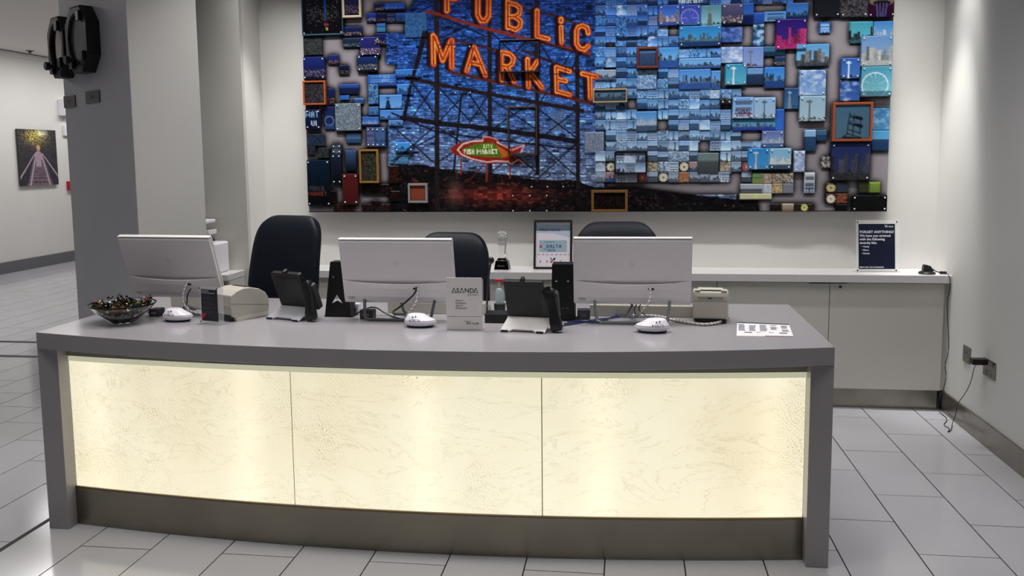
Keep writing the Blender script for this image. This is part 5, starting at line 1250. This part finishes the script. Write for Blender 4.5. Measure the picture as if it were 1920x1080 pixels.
# FORGET ANYTHING sign
x0, x1 = AY(1605, 505, 5.58)[0], AY(1688, 505, 5.58)[0]; sw_ = x1-x0
t = thing('amenity_sign', 'navy FORGET ANYTHING? sign in a clear acrylic stand on the back counter', 'sign', ((x0+x1)/2, 5.585, ZK), math.radians(3))
R = Matrix.Rotation(math.radians(-7), 4, 'X'); h2 = sw_/2; sh = .325
obj('acrylic_stand', MB().box(-h2, h2, -.004, -.001, .0, sh, R).box(-h2, h2, -.001, .05, 0, .003), M_acr, t)
obj('navy_insert', MB().box(-h2+.015, h2-.028, -.0055, -.0042, .020, sh-.024, R), M_navyp, t)
g = MB(); xl = -h2+.021
for i, (s, sz, z) in enumerate((('FORGET ANYTHING?', .0218, .244), ('We have you covered', .0208, .221), ('with the following', .0208, .199), ('amenity kits.', .0208, .177))): text_mb(s, sz, R @ front(xl, -.006, z), mb=g, bold=.0003)
for s, z in (('• Vanity', .155), ('• Shave', .134), ('• Dental', .113)): text_mb(s, .0145, R @ front(xl+.012, -.006, z), mb=g, bold=.0002)
text_mb('SIMPLY ASK THE ATTENDANTS', .0105, R @ front(xl-.002, -.006, .028), mb=g, bold=.0002); text_mb('DELTA', .006, R @ front(h2-.092, -.006, sh-.034), mb=g); text_mb('SKY CLUB', .011, R @ front(h2-.088, -.006, sh-.045), mb=g, bold=.0002)
obj('lettering', g, mat('white_ink', srgb(225, 228, 236), .5), t)
g = MB()
for x, z in ((-h2+.010, sh-.012), (h2-.016, sh-.012), (-h2+.008, .012), (h2-.022, .012)): g.lathe([(.0042, 0), (.0042, .006)], 12, R @ Matrix.Translation((x, -.002, z)) @ Matrix.Rotation(PI/2, 4, 'X'))
obj('corner_pins', g, M_black, t)

# headset charger on the counter with its lead
px = KP(1738, 511)
t = thing('charging_dock', 'small black charging dock at the right end of the back counter', 'charger', (AY(1738, 512, 5.53)[0], 5.53, ZK), 0)
obj('base', MB().lathe([(.001, 0), (.048, 0), (.05, .006), (.044, .014), (.03, .018), (.001, .018)], 32), M_black, t, smooth=False)
obj('cradle', MB().prism([(-.028, .0), (.02, .0), (.034, .008), (.014, .038), (.004, .036), (-.002, .042), (-.020, .044), (-.024, .036)], -.02, .02, 'y'), M_black, t, bevel=.003).location = (0, 0, .014)
obj('power_dongle', MB().prism(rrect(.074, .112, -.012, .012, .005), .0, .016, 'z'), M_black, t, bevel=.003)
obj('short_lead', MB().tube([(.03, 0, .03), (.055, 0, .014), (.078, 0, .008)], .0035, 8, smooth=2), M_black, t)
lead = [AY(1771, 511, 5.53), AY(1778, 514, 5.46), AY(1782, 523, 5.44), AY(1781, 545, 5.445), AY(1775, 562, 5.45), AY(1777, 600, 5.455), AY(1779, 640, 5.455), AY(1778, 665, 5.455), AY(1771, 684, 5.455), AY(1775, 705, 5.455), AY(1768, 734, 5.455), AY(1757, 752, 5.42)]
fl = [tuple(at_z(x, y, .004)) for x, y in ((1760, 772), (1779, 786), (1767, 797), (1782, 803), (1776, 811), (1784, 807))]
up = [tuple(at_z(1785, 795, .01)), tuple(at_x(1793, 775, 1.905)), tuple(at_x(1795, 757, 1.90)), tuple(at_x(1812, 735, 1.90)), tuple(at_x(1822, 712, 1.895)), tuple(at_x(1826, 690, 1.885)), tuple(at_x(1831, 683, 1.875))]
cable('power_lead', 'thin black power lead from the charging dock down to the floor and wall charger', lead+fl+up, .0022, M_black, smooth=2)
def wall_plate(label, tl, br, ports, cat):
    a, b = at_x(*tl, XR), at_x(*br, XR); y0, y1 = sorted((a[1], b[1])); z0, z1 = sorted((a[2], b[2])); 
    t = thing('wall_socket', label, cat, (XR, (y0+y1)/2, (z0+z1)/2)); hy, hz = (y1-y0)/2, (z1-z0)/2
    obj('cover_plate', MB().prism(rrect(-hy, hy, -hz, hz, .004), -.006, -.0005, 'x'), M_steel, t, bevel=.001)
    for dz in ports: obj('insert', MB().prism(rrect(-hy*.55, hy*.55, dz-.014, dz+.014, .004), -.0075, -.0062, 'x'), mat('socket_grey', srgb(120, 118, 114), .5), t)
    return t
t = wall_plate('narrow steel data outlet plate on the right wall, nearer the cabinets', (1808, 646), (1820, 684), (.0,), 'outlet')
obj('data_jack', MB().box(-.010, -.0076, -.01, .01, .004, .018), mat('blue_jack', srgb(60, 74, 150), .5), t)
t = wall_plate('wide steel power outlet plate holding the black charger on the right wall', (1846, 669), (1867, 715), (-.028, .028), 'outlet')
c0 = at_x(1840, 681, XR-.05)
t = thing('wall_charger', 'black plug-in charger sticking out from the wall outlet', 'charger', (XR-.009, at_x(1852, 683, XR)[1], c0[2]))
obj('case', MB().prism(rrect(-.078, -.0005, -.026, .026, .006), -.016, .016, 'z'), M_black, t, bevel=.004)
obj('prong_base', MB().box(-.0005, .001, -.012, .012, -.01, .01), M_dgrey, t)

# ------------------------------------------------------------------ pillar fixtures
def face_m(s, z, off): p = A0+FD*s+FN*off; Mx = Matrix.Identity(4); X = -FD; Y = -FN; Z = Vector((0, 0, 1)); 
def FM(s, z, off=0.):
    p = A0+FD*s*KS+FN*(off+.004); z = CH+(z-CH)*KS; Mx = Matrix.Identity(4)
    for i in range(3): Mx[i][0] = (-FD)[i]; Mx[i][1] = (-FN)[i]; Mx[i][2] = (0, 0, 1)[i]; Mx[i][3] = (p.x, p.y, z)[i]
    return Mx
M_lens = mat('smoky_lens', srgb(128, 130, 132), .15, .3)
def lamp(label, s, z, hw, hh, depth=.07, lens=M_lens, scratch=True):
    t = thing('octagonal_mirror', label, 'mirror'); hw *= KS; hh *= KS
    t.location = FM(s, z).translation; t.rotation_euler = FM(s, z).to_euler()
    def octo(k, y):
        q = [(-.45, -1), (.45, -1), (1, -.5), (1, .5), (.45, 1), (-.45, 1), (-1, .5), (-1, -.5)]
        return [(hw*k*(q[i][0]*(1-f)+q[(i+1) % 8][0]*f), y, hh*k*(q[i][1]*(1-f)+q[(i+1) % 8][1]*f)) for i in range(8) for f in (0, .25, .5, .75)]
    def el(k, y, n=8): return [(hw*k*a, y, hh*k*b) for a, b in [(math.cos(math.radians(-112.5+45*i)), math.sin(math.radians(-112.5+45*i))) for i in range(8)]]
    g = MB(); g.rings([octo(1, -.001), octo(1, -depth), octo(.94, -depth-.006)]+[[(hw*.74*math.cos(2*PI*i/32-PI*.635), -depth-.006, hh*.80*math.sin(2*PI*i/32-PI*.635)) for i in range(32)], [(hw*.74*math.cos(2*PI*i/32-PI*.635), -depth+.02, hh*.80*math.sin(2*PI*i/32-PI*.635)) for i in range(32)]], caps=False)
    obj('housing', g, M_blackm, t)
    g = MB(); g.lathe([(.001, 0), (1, 0)], 40, Matrix.Translation((0, -depth+.012, 0)) @ Matrix.Diagonal((hw*.73, 1, hh*.78, 1)) @ Matrix.Rotation(PI/2, 4, 'X'), caps=False)
    lo = obj('lens', g, lens, t)
    # round inner rim
    g = MB(); g.tube([(hw*.74*math.cos(a), -depth+.004, hh*.79*math.sin(a)) for a in [2*PI*i/32 for i in range(33)]], .010, 6); obj('rim', g, M_black, t)
    for a in (55, -40, -120):
        x, zz = hw*.78*math.cos(math.radians(a)), hh*.82*math.sin(math.radians(a))
        obj('clamp', MB().box(x-.022, x+.022, -depth-.022, -depth-.005, zz-.03, zz+.03), M_black, t, bevel=.004)
    x, zz = -hw*.25, -hh*.62
    obj('knob', MB().lathe([(.012, 0), (.012, .03), (.024, .031), (.026, .05), (.022, .056)], 16, Matrix.Translation((x, -depth-.005, zz)) @ Matrix.Rotation(PI/2, 4, 'X')), M_black, t)
    return t
lamp('larger black octagonal mirror with clamps, high on the grey pillar nearer the desk', .535, 2.345, .165, .205)
lamp('black octagonal wall mirror at the outer edge of the grey pillar, showing a bright reflection', .86, 2.325, .13, .195, lens=mat('bright_mirror', srgb(200, 200, 200), .03, 1.))
for (s, z, w, lab, wd) in ((.525, 1.992, .095, 'dark plaque below the larger octagonal mirror on the pillar', 'MRS'), (.885, 1.98, .085, 'dark plaque at the outer edge of the pillar below the smaller mirror', 'WC')):
    t = thing('wall_plaque', lab, 'plaque'); t.location = FM(s, z).translation; t.rotation_euler = FM(s, z).to_euler()
    obj('plate', MB().prism(rrect(-w, w, -.037, .037, .008), -.006, -.0005, 'y'), mat('plaque_grey', srgb(72, 73, 77), .35), t, bevel=.001)
    obj('lettering', text_mb(wd, .035, front(0, -.0065, -.012), align='CENTER'), M_inkg, t)

# ------------------------------------------------------------------ corridor wall things
def XCp(x, y): p = at_x(x, y, XC); return p
a, b = XCp(30, 243), XCp(103, 348)
y0, y1, z0, z1 = a[1], b[1], b[2], a[2]
z1 = (XCp(27, 241)[2]+XCp(99, 245)[2])/2; z0 = (XCp(35, 349)[2]+XCp(106, 346)[2])/2
y0 = (XCp(27, 241)[1]+XCp(35, 349)[1])/2; y1 = (XCp(99, 245)[1]+XCp(106, 346)[1])/2
t = thing('wall_picture', 'photo print of a figure on a railway track hanging on the corridor wall', 'picture', (XC, (y0+y1)/2, (z0+z1)/2))
hy, hz = (y1-y0)/2, (z1-z0)/2
obj('panel', MB().box(.012, .040, -hy, hy, -hz, hz), M_dgrey, t)
obj('mount', MB().box(.0005, .012, -hy*.5, hy*.5, -hz*.5, hz*.5), M_dgrey, t)
hw_, hh_ = 90, 130; B = np.zeros((hh_, hw_, 3)); vv, uu = np.mgrid[0:hh_, 0:hw_].astype(float); uu /= hw_; vv /= hh_; rs = np.random.RandomState(1)
blk = np.repeat(np.repeat(rs.rand(hh_//2+1, hw_//2+1), 2, 0), 2, 1)[:hh_, :hw_, None]
B[:] = c3(34, 32, 38)+blk*26
fol = np.exp(-((uu-.42)/.3)**2-((vv-.12)/.16)**2)[..., None]; B += fol*blk*c3(190, 165, 40)
B += np.exp(-((uu-.62)/.12)**2-((vv-.06)/.05)**2)[..., None]*c3(130, 135, 125)
gr = (vv > .42)[..., None]; tr = (np.abs(uu-.5) < .08+.42*(vv-.38))[..., None] & gr
B = np.where(tr, c3(84, 72, 82)+blk*30-22*(((1/(vv-.25+1e-3)*6) % 1) > .6)[..., None], B)
for k in (-1, 1):
    for s0 in (.34, .95):
        dl = np.abs(uu-(.5+k*(.05+s0*(vv-.38)))); B = np.where(((dl < .012+.02*(vv-.3)) & (vv > .42))[..., None], c3(150, 135, 145), B)
body = ((((uu-.49)/.10)**2+((vv-.48)/.10)**2 < 1) | ((np.abs(uu-.49) < .07) & (vv > .45) & (vv < .66)))[..., None]
B = np.where(body, c3(140, 118, 128)+blk*16, B); head = ((((uu-.50)/.045)**2+((vv-.34)/.05)**2) < 1)[..., None]; B = np.where(head, c3(150, 118, 104), B)
hair = ((((uu-.50)/.05)**2+((vv-.315)/.04)**2) < 1)[..., None]; B = np.where(hair, c3(170, 150, 90), B)
lin = tolin(B)/GAIN*1.3
I = np.arange(hh_*hw_).reshape(hh_, hw_); F = np.stack([I[:-1, :-1], I[1:, :-1], I[1:, 1:], I[:-1, 1:]], -1).reshape(-1, 4)
P = np.stack([np.full_like(uu, .0405), -hy+uu*2*hy*hw_/(hw_-1), hz-vv*2*hz*hh_/(hh_-1)], -1).reshape(-1, 3)
color_mesh('print', P, F, lin.reshape(-1, 3), attr_mat('photo_print', .45), t)
def wbox(name, label, cat, tl, br, depth, mt, mark=None):
    a, b = XCp(*tl), XCp(*br); y0, y1, z0, z1 = a[1], b[1], b[2], a[2]
    t = thing(name, label, cat, (XC, (y0+y1)/2, (z0+z1)/2)); hy, hz = (y1-y0)/2, (z1-z0)/2
    obj('case', MB().box(.0005, depth, -hy, hy, -hz, hz), mt, t, bevel=.006)
    if mark: obj('mark', MB().box(depth, depth+.004, -hy*.3, hy*.4, hz*mark[1], hz*mark[2]), mark[0], t)
    return t
wbox('wall_dispenser', 'tall white wall unit under the octagonal mirrors in the corridor', 'dispenser', (107, 186), (125, 218), .12, M_white, (M_black, .35, .55))
wbox('thermostat', 'small white box with dark display below the white wall unit in the corridor', 'thermostat', (116, 235), (131, 255), .05, M_white, (M_dgrey, .3, .8))
wbox('fire_alarm_pull', 'red fire alarm call point low on the corridor wall beside the pillar', 'alarm', (124, 340), (136, 356), .05, mat('alarm_red', srgb(170, 26, 36), .4), (M_white, -.1, .15))
p = at_z(56, 95, ZC)
sp = obj('ceiling_sprinkler', MB().lathe([(.055, -.0005), (.055, -.008), (.02, -.012), (.015, -.03), (.03, -.032), (.03, -.036)], 20), M_alud); sp.location = (p[0], p[1], ZC)
tag(sp, 'small round sprinkler head on the corridor ceiling', 'sprinkler')
